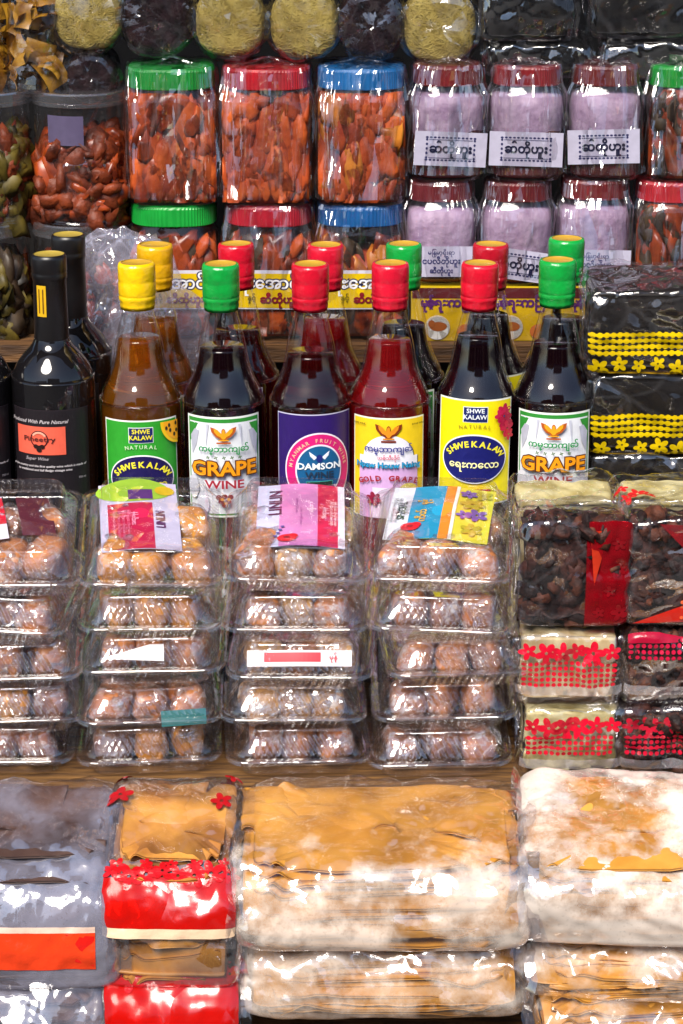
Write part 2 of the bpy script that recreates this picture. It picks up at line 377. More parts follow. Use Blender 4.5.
def shwe(bgc, oval, accent, fruit):
    W, H = .078, .104
    L = [(rect(W, H, nx=24), '#eef0ea'), (rect(W - .003, H - .003, nx=24), bgc),
         (rect(.0235, .0155, 0, .0375, 6), '#e8ecf0'), (rect(.0222, .0142, 0, .0375, 6), '#12205e'),
         (mv(text('SHWE', .0062, .02), 0, .0392), accent), (mv(text('KALAW', .0062, .02), 0, .0332), accent),
         (arc('NATURAL', .0052, .05, .03, 0, -.0055, .01, .62), '#9c8a20' if fruit == 'flower' else '#cfe8c0'),
         (ell(.0315, .0245, 0, -.006, 48), '#f2f2f6'), (ell(.0302, .0232, 0, -.006, 48), oval),
         (arc('SHWEKALAW', .0082, .0242, .0145, 0, -.0082, .035, 2.55), '#f0e23a'),
         (mv(text('ေရႊကေလာ', .0092, .02), 0, -.0145), '#f4efb0' if fruit == 'flower' else '#f0e23a')]
    if fruit == 'flower':
        L += [(flower(.009, .0285, .0415, 6, .3), '#b81240'), (flower(.0085, .0235, .0375, 6), '#c41848'), (flower(.0085, .0295, .0315, 6, .6), '#a81038'), (flower(.007, .0305, .0225, 5, .1), '#c21a3c'), (flower(.0045, .0315, .0155, 5, .1), '#c8202c'),
              (ell(.001, .001, .031, .043, 8, 1), '#f0e040'), (ell(.001, .001, .026, .036, 8, 1), '#203a70'),
              (rect(.03, .014, 0, -.042, 8), '#d21a28'), (mv(text('GRAPE WINE', .005, .02), 0, -.0438), '#f4f0e0')]
    else:
        L += [(ell(.0185, .0225, .0365, .0495, 24, 3, math.pi, math.pi*1.5), '#f2c01a'), (ell(.0155, .0192, .0365, .0495, 24, 3, math.pi, math.pi*1.5), '#f5a81a')]
        L += [(merge([ell(.0013, .0021, x, y, 10, 1) for x, y in ((.0235, .043), (.0275, .0405), (.032, .036), (.034, .0465), (.0265, .0455), (.0345, .0395))]), '#241a0c'),
              (rect(.03, .014, 0, -.042, 8), '#f0e23a'), (mv(text('PAPAYA WINE', .005, .02), 0, -.0438), '#1c3c18')]
    return L
def grape():
    W, H = .078, .1
    L = [(rect(W, H, nx=24), '#eef2ee'), (rect(W - .004, H - .004, nx=24), '#2f8c34'), (rect(W - .0075, H - .0095, 0, -.001, 24), '#e4e6ee')]
    for s in (-1, 1):
        L += [(poly([(s*.035, .043), (s*.025, .043), (s*.035, .024)]), '#2f8c34'), (poly([(s*.034, .03), (s*.029, .037), (s*.024, .036), (s*.027, .022), (s*.032, .012)]), '#b4b6c8'),
              (poly([(s*.016, .043), (s*.0135, .043), (s*.017, .02)]), '#c2c4d4')]
    for x, y in ((.03, -.02), (-.03, -.02), (.02, -.036), (-.02, -.036)): L.append((ell(.006, .012, x, y, 14, 1), '#d2d2de'))
    L += [(eagle(.0115, 0, .034), '#b4561c'), (mv(eagle(.0085, 0, 0), 0, .0345), '#e6a01e'),
          (mv(text('ကမ္ဘာကျော်', .0078, .03), 0, .0168), '#1f8a48'),
          (merge([mv(flower(.0018, 0, 0, 4), x, .0118) for x in (-.014, -.007, 0, .007, .014)]), '#4a6a30'),
          (mv(text('GRAPE', .0195, .085), 0, -.0065), '#5a2a10'), (mv(text('GRAPE', .0195, .03), 0, -.0065), '#f09a18'),
          (mv(text('WINE', .0115, .02, sx=1.15), 0, -.0195), '#a01830'),
          (merge([ell(.0026, .0026, x, y, 10, 1) for x, y in ((-.005, -.028), (0, -.0275), (.005, -.028), (-.003, -.0322), (.003, -.0325), (0, -.036))]), '#7c1a2a'),
          (merge([ell(.0016, .0016, x, y, 8, 1) for x, y in ((-.002, -.03), (.0035, -.03), (.001, -.034))]), '#e09a3a')]
    return L
def damson():
    W, H = .08, .105
    L = [(rect(W, H, nx=24), '#c8c4dc'), (rect(W - .002, H - .002, nx=24), '#2c1464'),
         (ell(.0335, .0375, .003, -.003, 48), '#f0e6f4'), (ell(.032, .036, .003, -.003, 48), '#d81e78'),
         (arc('MYANMAR FRUIT WINE', .0052, .026, .0295, .003, -.0045, .02, 2.9), '#f2c0a0'),
         (ell(.0225, .0262, .003, -.003, 48), '#f0e6f4'), (ell(.021, .0246, .003, -.003, 48), '#155a8c'),
         (merge([poly([(.005, .0105), (.0125, .0165), (.0115, .012), (.008, .008)]), poly([(.001, .0105), (-.0065, .0165), (-.0055, .012), (-.002, .008)])]), '#dfe6f6'),
         (ell(.003, .004, .003, .0095, 12, 1), '#1c2a7a'),
         (mv(text('DAMSON', .0088, .03, sx=1.1), .003, -.0012), '#f0f6fa'), (mv(text('WINE', .0092, .03, sx=1.1), .003, -.0102), '#22344c'),
         (rect(.024, .0052, .003, -.0155, 6), '#38b4a4'), (rect(.0228, .004, .003, -.0155, 6), '#10281c'),
         (ell(.008, .005, .014, -.0255, 18, 1), '#e87a1c'), (ell(.004, .0028, .015, -.0252, 12, 1), '#b4281c'),
         (ell(.009, .004, .0, -.03, 18, 1), '#e8e23a'), (ell(.006, .0045, -.012, -.031, 16, 1), '#c8d83a'), (ell(.005, .0045, .02, -.031, 16, 1), '#d4901c')]
    return L
def yellowlab():
    W, H = .076, .1
    dome = merge([ell(.0245, .022, 0, .011, 36, 3, 0, math.pi), rect(.058, .012, 0, .006, 16)])
    L = [(rect(W, H, nx=24), '#eeeedc'), (rect(W - .003, H - .003, nx=24), '#edca1e'), (mv(dome, .0012, -.0006), '#4a3a18'), (dome, '#e8e6f2'),
         (rect(.058, .05, 0, -.0245, 16), '#cfa6d8'), (rect(.03, .03, 0, -.034, 8), '#e6d4ee'),
         (eagle(.0125, 0, .0365), '#7a2c10'), (mv(eagle(.0095, 0, 0), 0, .037), '#e08a1e'),
         (merge([mv(text('SHWE WINE', .0026, .02), x, .0425) for x in (-.029, .029)]), '#4a4410'),
         (mv(text('ကမ္ဘာကျော်', .0078, .02), 0, .0172), '#2a2f86'), (mv(text('သစ်သီးဝိုင်', .0045, .02), 0, .0098), '#d0506a'),
         (mv(text('Npaw Houw Naing', .0078, .06), 0, .0012), '#0d2f5a'), (mv(text('Npaw Houw Naing', .0078, .02), 0, .0014), '#2a9cd0'),
         (arc('GOLD GRAPE', .0072, .05, .03, 0, -.041, .04, 1.15), '#a01a24'),
         (ell(.011, .012, .018, -.026, 22, 2), '#e2cf5a'), (flower(.006, -.012, -.03, 6), '#8c1c3c')]
    return L
def blacklab():
    W, H = .084, .1
    L = [(rect(W, H, nx=24), '#2a2228'), (rect(W - .0015, H - .0015, nx=24), '#1b161b'),
         (mv(text('Produced With Pure Natural', .0052, .01, shear=.3), -.012, .0365), '#c8c0c4'),
         (rect(.05, .0285, -.0095, .019, 16), '#e2604a'),
         (ell(.0088, .0088, -.0095, .0205, 32, 1, inner=.86), '#401418'), (ell(.0078, .0078, -.0095, .0205, 24, 1, .5, 2.6, inner=.75), '#f2a890'),
         (mv(text('Pineetry', .0072, .01, sx=1.3), -.0095, .0185), '#3c1a1c'), (merge([ell(.0026, .0022, -.0095 + x, .0125 + y, 10, 1) for x, y in ((0, 0), (-.003, .001), (.003, .001), (0, -.0025))]), '#22100f'),
         (mv(text('Super Wine', .0046, .01, shear=.3), -.012, -.0005), '#a8a0a6'),
         (mv(text('of the country and the first quality wine which is made of', .0032, .015, shear=.2), -.002, -.0075), '#cfc8cc'),
         (mv(text('its traditional and full fledge vintage wine', .0032, .015, shear=.2), -.006, -.0115), '#cfc8cc'),
         (mv(text('750 ml', .0028, .01), .03, -.0205), '#a8a0a6')]
    return L
G_SHRINK = 'wine bottles with shrink capped necks'
bots = []
def place(b, px, Y, yaw=0, z=0.):
    x, _ = P(px, 420, Y - .036); b.location = (x, Y, z + .009); b.rotation_euler = (math.radians(.7*math.sin(px*1.7)), math.radians(.8*math.sin(px*2.9)), math.radians(yaw)); bots.append(b); return b
b_pap = place(bottle('wine_bottle', 'yellow capped amber bottle with green label and yellow papaya slice', '#f2c40a', LQ_AMB, shwe('#2e9a2c', '#1c1450', '#f0e23a', 'papaya'), level=.234, lz=.110), 140, 0, 3)
b_gra = place(bottle('wine_bottle', 'green capped dark grape wine bottle beside the yellow capped amber bottle', '#0f9a3c', LQ_DARK, grape(), lz=.117), 223, 0, 2)
b_dam = place(bottle('wine_bottle', 'red capped bottle with purple damson wine label', '#c8102a', LQ_RUBY, damson(), level=.22, lz=.117), 311, 0, 7)
b_red = place(bottle('wine_bottle', 'red capped bottle of clear red wine with eagle on yellow label', '#cf1430', LQ_RED, yellowlab(), level=.232, lz=.115), 390, 0, -2)
b_shw = place(bottle('wine_bottle', 'red capped bottle with yellow label and navy oval', '#d2122c', LQ_DARK, shwe('#efdf10', '#161a66', '#e6ecf4', 'flower'), level=.236, lz=.131), 475, 0, -3)
place(dup(b_gra, 'green capped dark grape wine bottle beside the black packs', (0, 0, 0)), 558, 0, -5, .003)
for (px, cap, src, lab, yw) in ((152, '#e0a80c', b_pap, 'second row amber bottle whose yellow cap shows behind the front yellow cap', 14),
                            (240, '#c8102a', b_dam, 'second row bottle whose red cap shows behind the first green cap', -20),
                            (323, '#cf1430', b_red, 'second row bottle whose red cap shows behind the damson wine bottle', 12),
                            (405, '#0d8a34', b_gra, 'second row bottle whose green cap shows behind the clear red wine bottle', -9),
                            (486, '#b01226', b_shw, 'second row bottle whose darker red cap shows behind the navy oval bottle', 16),
                            (562, '#0f9a3c', b_gra, 'second row bottle whose green cap rises behind the grape bottle beside black packs', 6)):
    c = dup(src, lab, (0, 0, 0)); place(c, px, .085, yw, .006 if px == 562 else 0)
    if src not in (b_gra,): setmat(c, 'cap', mat('capsule_' + cap.lstrip('#'), cap, None, scale=60, rough=.24, spec=.6, bump=.3, bscale=120))
# black wine bottles
KP = [(.001, 0), (.036, 0), (.0395, .004), (.04, .012), (.04, .188), (.0388, .203), (.0345, .215), (.0268, .226), (.0198, .234), (.0165, .242), (.0152, .255), (.0148, .3)]
BLKG = mat('black_glass', (.004, .004, .005, 1), (.007, .006, .007, 1), rough=.03, spec=.6, scale=8)
def kbottle(label):
    t = thing('wine_bottle', label, 'bottle', group='black wine bottles')
    V, F = loft(lathe(smooth_prof(KP, 5), 56), True, False); obj('glass', mesh('glass', V, F, BLKG, smooth=True), t)
    pr = [(.0163, .236), (.0168, .24), (.0163, .262), (.0158, .3), (.0166, .3012), (.0168, .306), (.0163, .3072), (.0168, .3085), (.0168, .321), (.0158, .3245), (.0145, .325)]
    V, F = loft(lathe(pr, 40), False, False)
    V2, F2 = loft(lathe([(.0147, .3248), (.014, .3238), (.0005, .3238)], 40), False, False)
    v, f, i = join([(V, F, 0), (V2, F2, 1)])
    cap = obj('cap', mesh('cap', v, f, [mat('black_capsule', '#141214', '#0c0a0c', rough=.35, spec=.5), ink('#a08a3a')], i, smooth=True), t)
    obj('band', layers_mesh('band', [(rect(.0098, .031, 0, 0, 6), '#d8a818'), (rect(.0012, .024, -.002, 0, 3), '#6a4a10'), (rect(.0012, .024, .002, 0, 3), '#6a4a10')], wrapcyl(.0167, .281, -.42)), cap)
    obj('label', layers_mesh('label', blacklab(), wrapcyl(.0403, .128, -.03)), t)
    return t
kb = kbottle('black capped black bottle with orange picture on black label')
kb.location = (P(50, 420, -.038)[0], 0, .009); kb.scale = (1, 1, .97)
for lab, px, Y, yaw in (('black bottle behind the orange pictured black bottle', 70, .09, -14), ('mostly cut off black bottle at the picture edge beside the black label bottle', -34, 0, 10)):
    c = dup(kb, lab, (P(px, 420, Y - .038)[0], Y, .009), (0, 0, math.radians(yaw)))

# ------------------------------------------------------------------ jars
JN = 64
def jar_ring(a, z, e=4.0, n=JN, ay=None):
    t = np.linspace(0, 2*math.pi, n, endpoint=False) ; ay = ay or a
    c, s = np.sin(t), -np.cos(t)
    return np.stack([a*np.sign(c)*np.abs(c)**(2/e), ay*np.sign(s)*np.abs(s)**(2/e), np.full(n, z)], 1)
def chunks(n, hx, hy, z0, z1, size, seed, flat=1., e=4., tall=1.):
    rng = np.random.default_rng(seed); parts = []
    for _ in range(n):
        th = rng.uniform(0, 6.283); rad = rng.uniform(.3, 1)**.5
        x = hx*math.sin(th)*rad*1.15; y = hy*-math.cos(th)*rad*1.15
        x = np.clip(x, -hx, hx); y = np.clip(y, -hy, hy); z = rng.uniform(z0, z1)
        V, F = box(0, 0, 0, *(size*rng.uniform(.6, 1.3, 3)*np.array((1, 1, flat))))
        V = V@rotm(rng).T; V = V*(1 + .12*rng.normal(size=(8, 1))); V[:, 2] *= tall
        V[:, 0] = np.clip(V[:, 0] + x, -hx, hx); V[:, 1] = np.clip(V[:, 1] + y, -hy, hy); V[:, 2] = np.clip(V[:, 2] + z, z0, z1 + .004)
        parts.append((V, F))
    return join(parts)
def blob_unit():
    n, m = 9, 6; V = [(0, 0, -1)] + [(math.cos(f)*math.cos(t), math.cos(f)*math.sin(t), math.sin(f)) for f in np.linspace(-1.05, 1.05, m) for t in np.linspace(0, 2*math.pi, n, endpoint=False)] + [(0, 0, 1)]
    F = [(0, 1 + (j + 1) % n, 1 + j) for j in range(n)] + [tuple(1 + i for i in q) for q in quads(m, n)] + [(len(V) - 1, 1 + (m-1)*n + j, 1 + (m-1)*n + (j + 1) % n) for j in range(n)]
    return np.array(V), F
BU = blob_unit()
def blobs(pos, size, seed, stretch=(1, 1, 1), tall=1., clip=None, nm=1):
    """irregular soft pieces of food at the given places"""
    rng = np.random.default_rng(seed); parts = []
    for p in pos:
        V = BU[0]*(1 + .22*rng.normal(size=3))*np.array(stretch); V = np.sign(V)*np.abs(V)**.8
        V = V*(1 + .13*rng.normal(size=(len(V), 1))); V = V@rotm(rng).T*size*rng.uniform(.6, 1.35); V[:, 2] *= tall; V = V + p
        if clip is not None: V = np.clip(V, clip[0], clip[1])
        parts.append((V, BU[1], int(rng.integers(0, nm))))
    return join(parts)
def jar_pos(n, a, z0, z1, seed):
    rng = np.random.default_rng(seed); th = rng.uniform(0, 6.283, n); r = rng.uniform(.78, 1, n)
    return np.stack([np.clip(1.2*a*np.sin(th), -a, a)*r, np.clip(-1.2*a*np.cos(th), -a, a)*r, rng.uniform(z0, z1, n)], 1)
def lid_mesh(r, z0, h, hx, e=2.6):
    n = 160; t = np.arange(n)
    rings = []
    for k, (dr, z) in enumerate(((-.0008, z0), (0, z0 + .001), (0, z0 + h*.86), (-.0012, z0 + h*.97), (-.004, z0 + h), (-.012, z0 + h), (-.0135, z0 + h - .0012))):
        R = jar_ring(r + dr, z, e, n)
        if k in (1, 2): R[:, :2] *= (1 + .006*np.where(t % 2 == 0, 1, -1))[:, None]
        rings.append(R)
    V, F = loft(rings, True, True)
    return mesh('lid', V, F, mat('lid_' + hx.lstrip('#'), hx, None, scale=50, rough=.38, spec=.5), smooth=False)
def wrap_mesh(prof, seed, e=4., n=220, amp=.003, m=None, freq=(9, 14, 23, 31)):
    """bag of film drawn over a jar, pleated downwards"""
    rng = np.random.default_rng(seed); t = np.linspace(0, 2*math.pi, n, endpoint=False); rings = []
    ph = rng.uniform(0, 6.28, len(freq)); sl = rng.uniform(-14, 14, len(freq))
    for a, z in prof:
        R = jar_ring(a, z, e, n)
        h = sum(np.abs(((t*f + p_ + s*z*4)/math.pi) % 2 - 1) - .5 for f, p_, s in zip(freq, ph, sl))/len(freq)*2
        R[:, :2] *= (1 + amp/.046*h + .6*amp/.046*crumple(R, seed + 3, 1.))[:, None]
        R[:, 2] += amp*.5*h
        rings.append(R)
    V, F = loft(rings, False, True)
    return mesh('film_wrap', V, F, m or FILMV, smooth=False)
def jar(label, lidhex, H=.139, a=.0472, content=None, lab=None, seed=1, group='square clear jars in film', wrap=True, lidh=.02, shoulder=.8, level=.86, e=4.5, lid_r=None, cmats=None, cat='jar'):
    t = thing('food_jar', label, cat, group=group)
    zs = H - lidh; lr = lid_r or a*.93
    prof = [(a*.86, .0), (a*.95, .002), (a*.985, .007), (a, .016), (a*.985, .026), (a*.985, zs*.72), (a, zs*.8), (a*.99, zs*.86), (a*.94, zs*.93), (lr*.95, zs*.985), (lr*.93, zs + .006)]
    rings = [jar_ring(r, z, np.interp(z, [0, zs*.86, zs], [e, e, 2.8])) for r, z in prof]
    V, F = loft(rings, True, False)
    obj('container', mesh('container', V, F, PET, smooth=True), t)
    obj('lid', lid_mesh(lr, zs - .001, lidh + .001, lidhex, 2.8), t)
    if content: content(t, a, zs)
    if lab: obj('label', layers_mesh('label', lab[0], wrapflat(-a - .0004, lab[1])), t)
    if wrap:
        wp = [(a*1.05, .008), (a*1.06, .03), (a*1.045, zs*.5), (a*1.05, zs*.8), (a*1.045, zs*.9), (lr*1.07, zs + .002), (lr*1.04, H*.97), (lr*1.0, H + .001), (lr*.8, H + .003), (lr*.45, H + .0035), (lr*.25, H + .005), (lr*.08, H + .007)]
        P2 = []
        for (r0, z0), (r1, z1) in zip(wp, wp[1:]):
            k = max(1, int(abs(z1 - z0)/.006)); P2 += [(r0 + (r1 - r0)*i/k, z0 + (z1 - z0)*i/k) for i in range(k)]
        obj('film_wrap', wrap_mesh(P2 + [wp[-1]], seed, e=3.6), t)
    return t
CH_O = mat('chilli_orange', '#d8662a', '#9a3412', scale=22, rough=.5, spec=.35, bump=.3, bscale=160)
CH_O2 = mat('chilli_rust', '#c45424', '#7a280e', scale=22, rough=.5, spec=.35, bump=.3, bscale=160)
CH_Y = mat('fried_gold', '#d8862c', '#8e4210', scale=40, rough=.4, spec=.5)
CH_B = mat('chilli_brown', '#a8461a', '#551b0b', scale=50, rough=.3, spec=.5)
CH_D = mat('dark_tea_leaf', '#4a3a28', '#1c140c', scale=50, rough=.5)
OIL = mat('chilli_oil_core', '#a8401a', '#6a200c', scale=20, rough=.3)
def c_chunks(seed, mats, n=150, size=.017, top=.9, flat=.5):
    def f(t, a, zs):
        V, F, I = blobs(jar_pos(int(n*1.15), a*.85, .008, zs*top, seed), size*.66, seed, (1.2, 1., .42), 2.0, ((-a*.94, -a*.94, .004), (a*.94, a*.94, zs*.97)), len(mats))
        R = [jar_ring(a*.84, z, 4) for z in (.003, zs*top - .006)]; v2, f2 = loft(R)
        v, ff, i = join([(V, F, I), (v2, f2, len(mats))])
        obj('contents', mesh('contents', v, ff, list(mats) + [OIL], i, smooth=True), t)
    return f
def yl_label():
    return [(rect(.072, .041, nx=6), '#d4d0dc'), (rect(.072, .036, 0, -.001, 6), '#dcb800'), (mv(text('ေရႊေအာင်', .0165, .09), -.004, .0015), '#1e2050'), (mv(text('ေရႊေအာင်', .0165, .02), -.004, .0015), '#f0f0f4'),
            (mv(text('ဆီထိုဟူး', .0105, .05), .012, -.0135), '#7c1424'), (mv(text('နှင့်', .007, .02), -.016, -.0105), '#6a6010')]
JY = .247
def jp(o, px, z, Y=JY, yaw=0, a=.0472):
    o.location = (P(px, 200, Y - a)[0], Y, z); o.rotation_euler = (0, 0, math.radians(yaw)); return o
Z2 = ZJ + .1405
cu = c_chunks(11, (CH_O, CH_O, CH_O2, CH_B), 260, .016)
cl = c_chunks(23, (CH_B, CH_O, CH_D, CH_B), 150, .018, .82)
jp(jar('film wrapped square jar of orange pieces with green lid, upper row', '#14a03a', content=cu, seed=5), 171, Z2, yaw=3)
jp(jar('film wrapped square jar of orange pieces with red lid, upper row', '#c41c2a', content=c_chunks(12, (CH_O, CH_O2, CH_O2, CH_O), 260, .0155), seed=6), 267, Z2, yaw=-2)
jp(jar('film wrapped square jar of orange pieces with blue lid, upper row', '#1470b4', content=c_chunks(13, (CH_O, CH_Y, CH_O2, CH_O), 240, .017), seed=7), 361, Z2, yaw=1)
G2 = 'square jars with yellow labels'
jp(jar('yellow labelled square jar with green lid, under the orange jar with green lid', '#14a03a', content=cl, lab=(yl_label(), .054), seed=15, group=G2, wrap=False), 171, ZJ + .001, yaw=1)
jp(jar('yellow labelled film wrapped jar with red lid', '#b81c30', content=cl, lab=(yl_label(), .054), seed=16, group=G2), 268, ZJ + .001, yaw=-2)
jp(jar('yellow labelled film wrapped jar with blue lid', '#1464a8', content=c_chunks(25, (CH_B, CH_Y, CH_D), 150, .018, .8), lab=(yl_label(), .054), seed=17, group=G2), 360, ZJ + .001, yaw=1)

# pale paste jars
PASTE = mat('sky_tinted_paste', '#cfb6cf', '#a285a4', scale=60, rough=.45, spec=.4, bump=.6, bscale=100, contrast=(.3, .7))  # lavender of reflected sky painted into the brown-pink paste colour
REDOIL = mat('brick_red_oil', '#7e3d3c', '#5d2428', scale=20, rough=.25, spec=.6)
def c_paste(split):
    def f(t, a, zs):
        n = 48; prof = [(a*.8, .003), (a*.93, .008), (a*.93, zs*split), (a*.94, zs*split + .001), (a*.94, zs*.74), (a*.88, zs*.88), (a*.6, zs*.93), (a*.1, zs*.94)]
        rings = [jar_ring(r, z, 3.4, n) for r, z in prof]
        for k in (2, 3): rings[k][:, 2] += .003*np.sin(np.linspace(0, 12, n)) - .001*np.cos(np.linspace(0, 37, n))
        V, F = loft(rings); I = [0 if (i < 2*n or i == len(F) - 2) else 1 for i in range(len(F))]
        obj('contents', mesh('contents', V, F, [REDOIL, PASTE], I, smooth=True), t)
    return f
def white_label(body, tilt=0., w_=.076, h_=.038, small=False):
    L = [(rect(w_, h_, nx=6), '#bcb7cc')]
    bx, by = w_*.33, h_*.33; dots = []
    n = 13
    for i in range(n):
        x = -bx + 2*bx*i/(n - 1)
        dots += [ell(.0016, .001, x, by, 8, 1), ell(.0016, .001, x, -by, 8, 1)]
    for i in range(5):
        y = -by + 2*by*(i + .5)/5; dots += [ell(.0012, .0014, -bx, y, 8, 1), ell(.0012, .0014, bx, y, 8, 1)]
    if not small:
        L += [(merge(dots), '#2a2a58'), (merge([rect(2*bx - .004, .0005, 0, s*(by - .0022), 4) for s in (-1, 1)]), '#3a3a68'), (mv(text(body, .0118, .03), 0, -.0035), '#161634')]
    else:
        L += [(mv(text('မြန်မာ့ရိုးရာ', .0058, .01), 0, .0075), '#2a2a6a'), (mv(text('ငပလီတိုဟူး', .0078, .02), 0, -.002), '#26266a'), (mv(text('ဆီတိုဟူး', .0065, .02), 0, -.0115), '#26266a')]
    return [(mv(s, 0, 0, tilt), c) for s, c in L]
GP = 'pale tofu paste jars'
XJ = .2 + .039
def pj(lab, px, z, H, a, body, tilt, seed, lidc='#7c1f22', small=False, lz=.4, split=.5, yaw=0):
    j = jar(lab, lidc, H=H, a=a, content=c_paste(split), lab=(white_label(body, tilt, a*1.86, H*.3, small), H*lz - .012), seed=seed, group=GP, e=3.0, lid_r=a*.86, lidh=.019)
    return jp(j, px, z, XJ, yaw, a)
zt = ZJ + .058; zu = zt + .108
BT = 'ဆီတိုဟူး'
pj('pale paste jar with brown lid next to the blue lid jar, upper row', 447, zu, .116, .0395, BT, -.05, 31, yaw=4)
pj('pale paste jar with brown lid, middle of the upper row of three', 527, zu, .116, .04, BT, -.02, 32, '#8a2026', yaw=-3)
pj('pale paste jar with brown lid beside the green lid dark jar, upper row', 606, zu, .116, .039, BT, .04, 33, '#74241e', lz=.42, yaw=-6)
pj('pale paste jar in lower row with three lines of blue lettering, beside blue lid jar', 442, zt, .106, .0378, BT, .0, 34, '#70242a', True, lz=.36, split=.35)
pj('pale paste jar with tilted white label, middle of the lower row of three', 519, zt, .106, .0385, BT, -.14, 35, '#701f24', lz=.33, split=.35)
pj('pale paste jar in lower row with blue lettering, beside the red lid dark jar', 597, zt, .108, .039, BT, -.02, 36, '#7a2226', True, lz=.32, split=.35)
dk = c_chunks(41, (CH_D, CH_D, CH_B), 150, .016, .85)
jp(jar('film wrapped jar of dark leaves with green lid at the picture edge', '#16a83a', H=.116, a=.045, content=dk, seed=42), 689, zu, XJ + .005, 2)
jp(jar('film wrapped jar of dark leaves with red lid, below the green lid dark jar', '#c02430', H=.107, a=.0455, content=dk, seed=43), 683, zt, XJ + .005, -2)
# cartons under the paste jars
def carton(label, px, seed):
    t = thing('food_carton', label, 'carton', (P(px, 330, .2)[0], XJ, ZJ + .0005), group='small yellow cartons under the paste jars')
    obj('box', mesh('box', *box(0, 0, .0285, .07, .075, .057), ink('#d8ba1c')), t)
    L = [(rect(.0685, .0555, nx=3), '#cfa80c'), (rect(.0685, .011, 0, .022, 3), '#5a1c20'), (mv(text('မုန့်', .012, .05), -.018, .008), '#5a2468'), (mv(text('ေရႊကြာ', .0125, .05), .004, .008), '#5a2468'),
         (ell(.013, .013, -.008, -.014, 22, 1), '#e6e4e0'), (ell(.009, .005, -.007, -.013, 16, 1), '#8a4a22'), (ell(.0035, .004, -.014, -.010, 12, 1), '#8a4a22'), (ell(.01, .008, .022, -.018, 16, 1), '#a85a2c')]
    obj('printed_front', layers_mesh('printed_front', L, wrapflat(-.0376, .0285)), t)
    V, F = loft([rr(.073, .078, .004, z, 80) for z in (.001, .02, .04, .057)], False, False)
    obj('film_wrap', mesh('film_wrap', V, F, FILM), t)
carton('yellow carton with maroon band behind the clear red wine and navy oval bottles', 445, 1)
carton('yellow carton with maroon band between the navy oval and last grape bottles', 518, 2)
carton('yellow carton with maroon band hidden behind the last grape bottle', 595, 3)
carton('yellow carton with maroon band hidden behind the yellow printed black packs', 675, 4)

# clear round canisters on the far side
def canister(label, px, z, H, a, cm, seed, paper=False, yaw=0):
    t = thing('clear_canister', label, 'canister', (P(px, 160, .2)[0], .2 + a, z), (0, 0, math.radians(yaw)), 'round clear canisters')
    V, F = loft(lathe(smooth_prof([(.001, 0), (a*.95, 0), (a*.985, .004), (a*.985, .02), (a*.985, H - .02), (a*.97, H - .011)], 4), 64), True, False)
    obj('container', mesh('container', V, F, PET, smooth=True), t)
    V, F = loft(lathe([(a*.99, H - .014), (a*1.015, H - .0135), (a*1.015, H - .002), (a*1.0, H), (a*.93, H), (a*.92, H - .002), (.001, H - .002)], 64), False, False)
    obj('lid', mesh('lid', V, F, film('frosted_lid', r0=.1, haze=.05, scale=30, k=.12, k2=.05, rough=.12)), t)
    p_ = jar_pos(420, a*.72, .006, H*.58, seed); p_[:, :2] *= np.minimum(1, a*.8/np.hypot(p_[:, 0], p_[:, 1]))[:, None]
    V, F, i = blobs(p_, .0115, seed, (1.5, .9, .5), 1.2, None, len(cm))
    obj('contents', mesh('contents', V, F, cm, i, smooth=True), t)
    rings = lathe([(a*.5, .003), (a*.86, .01), (a*.9, H*.25), (a*.88, H*.42), (a*.7, H*.55), (a*.32, H*.62), (a*.18, H*.66), (a*.42, H*.82)], 90)
    V, F = loft([q for q in rings], True, False); V = V + (crumple(V, seed, .006)[:, None])*V/np.linalg.norm(V[:, :2], axis=1).max()
    V[:, :2] *= np.minimum(1, a*.93/np.maximum(np.hypot(V[:, 0], V[:, 1]), 1e-5))[:, None]
    obj('pouch', mesh('pouch', V, F, FILM), t)
    if paper: obj('slip', layers_mesh('slip', [(rect(.04, .03, nx=12), '#625878')], wrapcyl(a*.9, H*.72, -.3)), t)
    return t
CH_R = mat('rust_pickle', '#8a3c1c', '#451a0c', scale=45, rough=.5, spec=.35, bump=.5, bscale=140)
CH_OL = mat('olive_pickle', '#6a5a1e', '#2c260c', scale=45, rough=.5, spec=.35)
canister('clear canister of rust coloured pickle with lavender paper slip inside', 77, ZJ + .121, .134, .0485, (CH_R, CH_B, CH_R), 51, True)
canister('clear canister of olive pickle cut by the picture edge, upper level', -21, ZJ + .121, .134, .0485, (CH_OL, CH_OL, CH_R), 52)
canister('dark clear canister under the rust coloured pickle canister', 72, ZJ + .001, .119, .0485, (CH_D, CH_B), 53)
canister('dark clear canister under the olive pickle canister', -27, ZJ + .001, .119, .0485, (CH_D, CH_OL), 54)

# crumpled carrier bag stuffed between bottles and jars
def crumpled_bag():
    n, mz = 70, 44; V = []
    for i in range(mz):
        f = math.pi*(i + .5)/mz
        for j in range(n):
            t = 2*math.pi*j/n
            V.append((.078*math.sin(f)**.8*math.cos(t), .024*math.sin(f)**.8*math.sin(t), .157 - .157*math.cos(f)))
    V = np.array(V); nr = V - np.array((0, 0, .157)); nr /= np.linalg.norm(nr, axis=1)[:, None]
    V = V + nr*crumple(V, 77, .016, (.09, .06, .04, .025, .015))[:, None]; V[:, 2] = np.maximum(V[:, 2], .001)
    V[:, 0] += .022*np.maximum(0, .26 - V[:, 2])/.2
    o = obj('plastic_bag', mesh('plastic_bag', V, quads(mz, n), film('milky_bag_film', r0=.1, haze=.16, hazecol=(.62, .6, .76, 1), scale=60, k=.5, k2=.3, crease=.3)))
    o.location = (P(118, 260, .15)[0], .152, .0)
    tag(o, 'crumpled milky plastic bag stuffed behind the yellow capped bottles', 'plastic bag')
crumpled_bag()

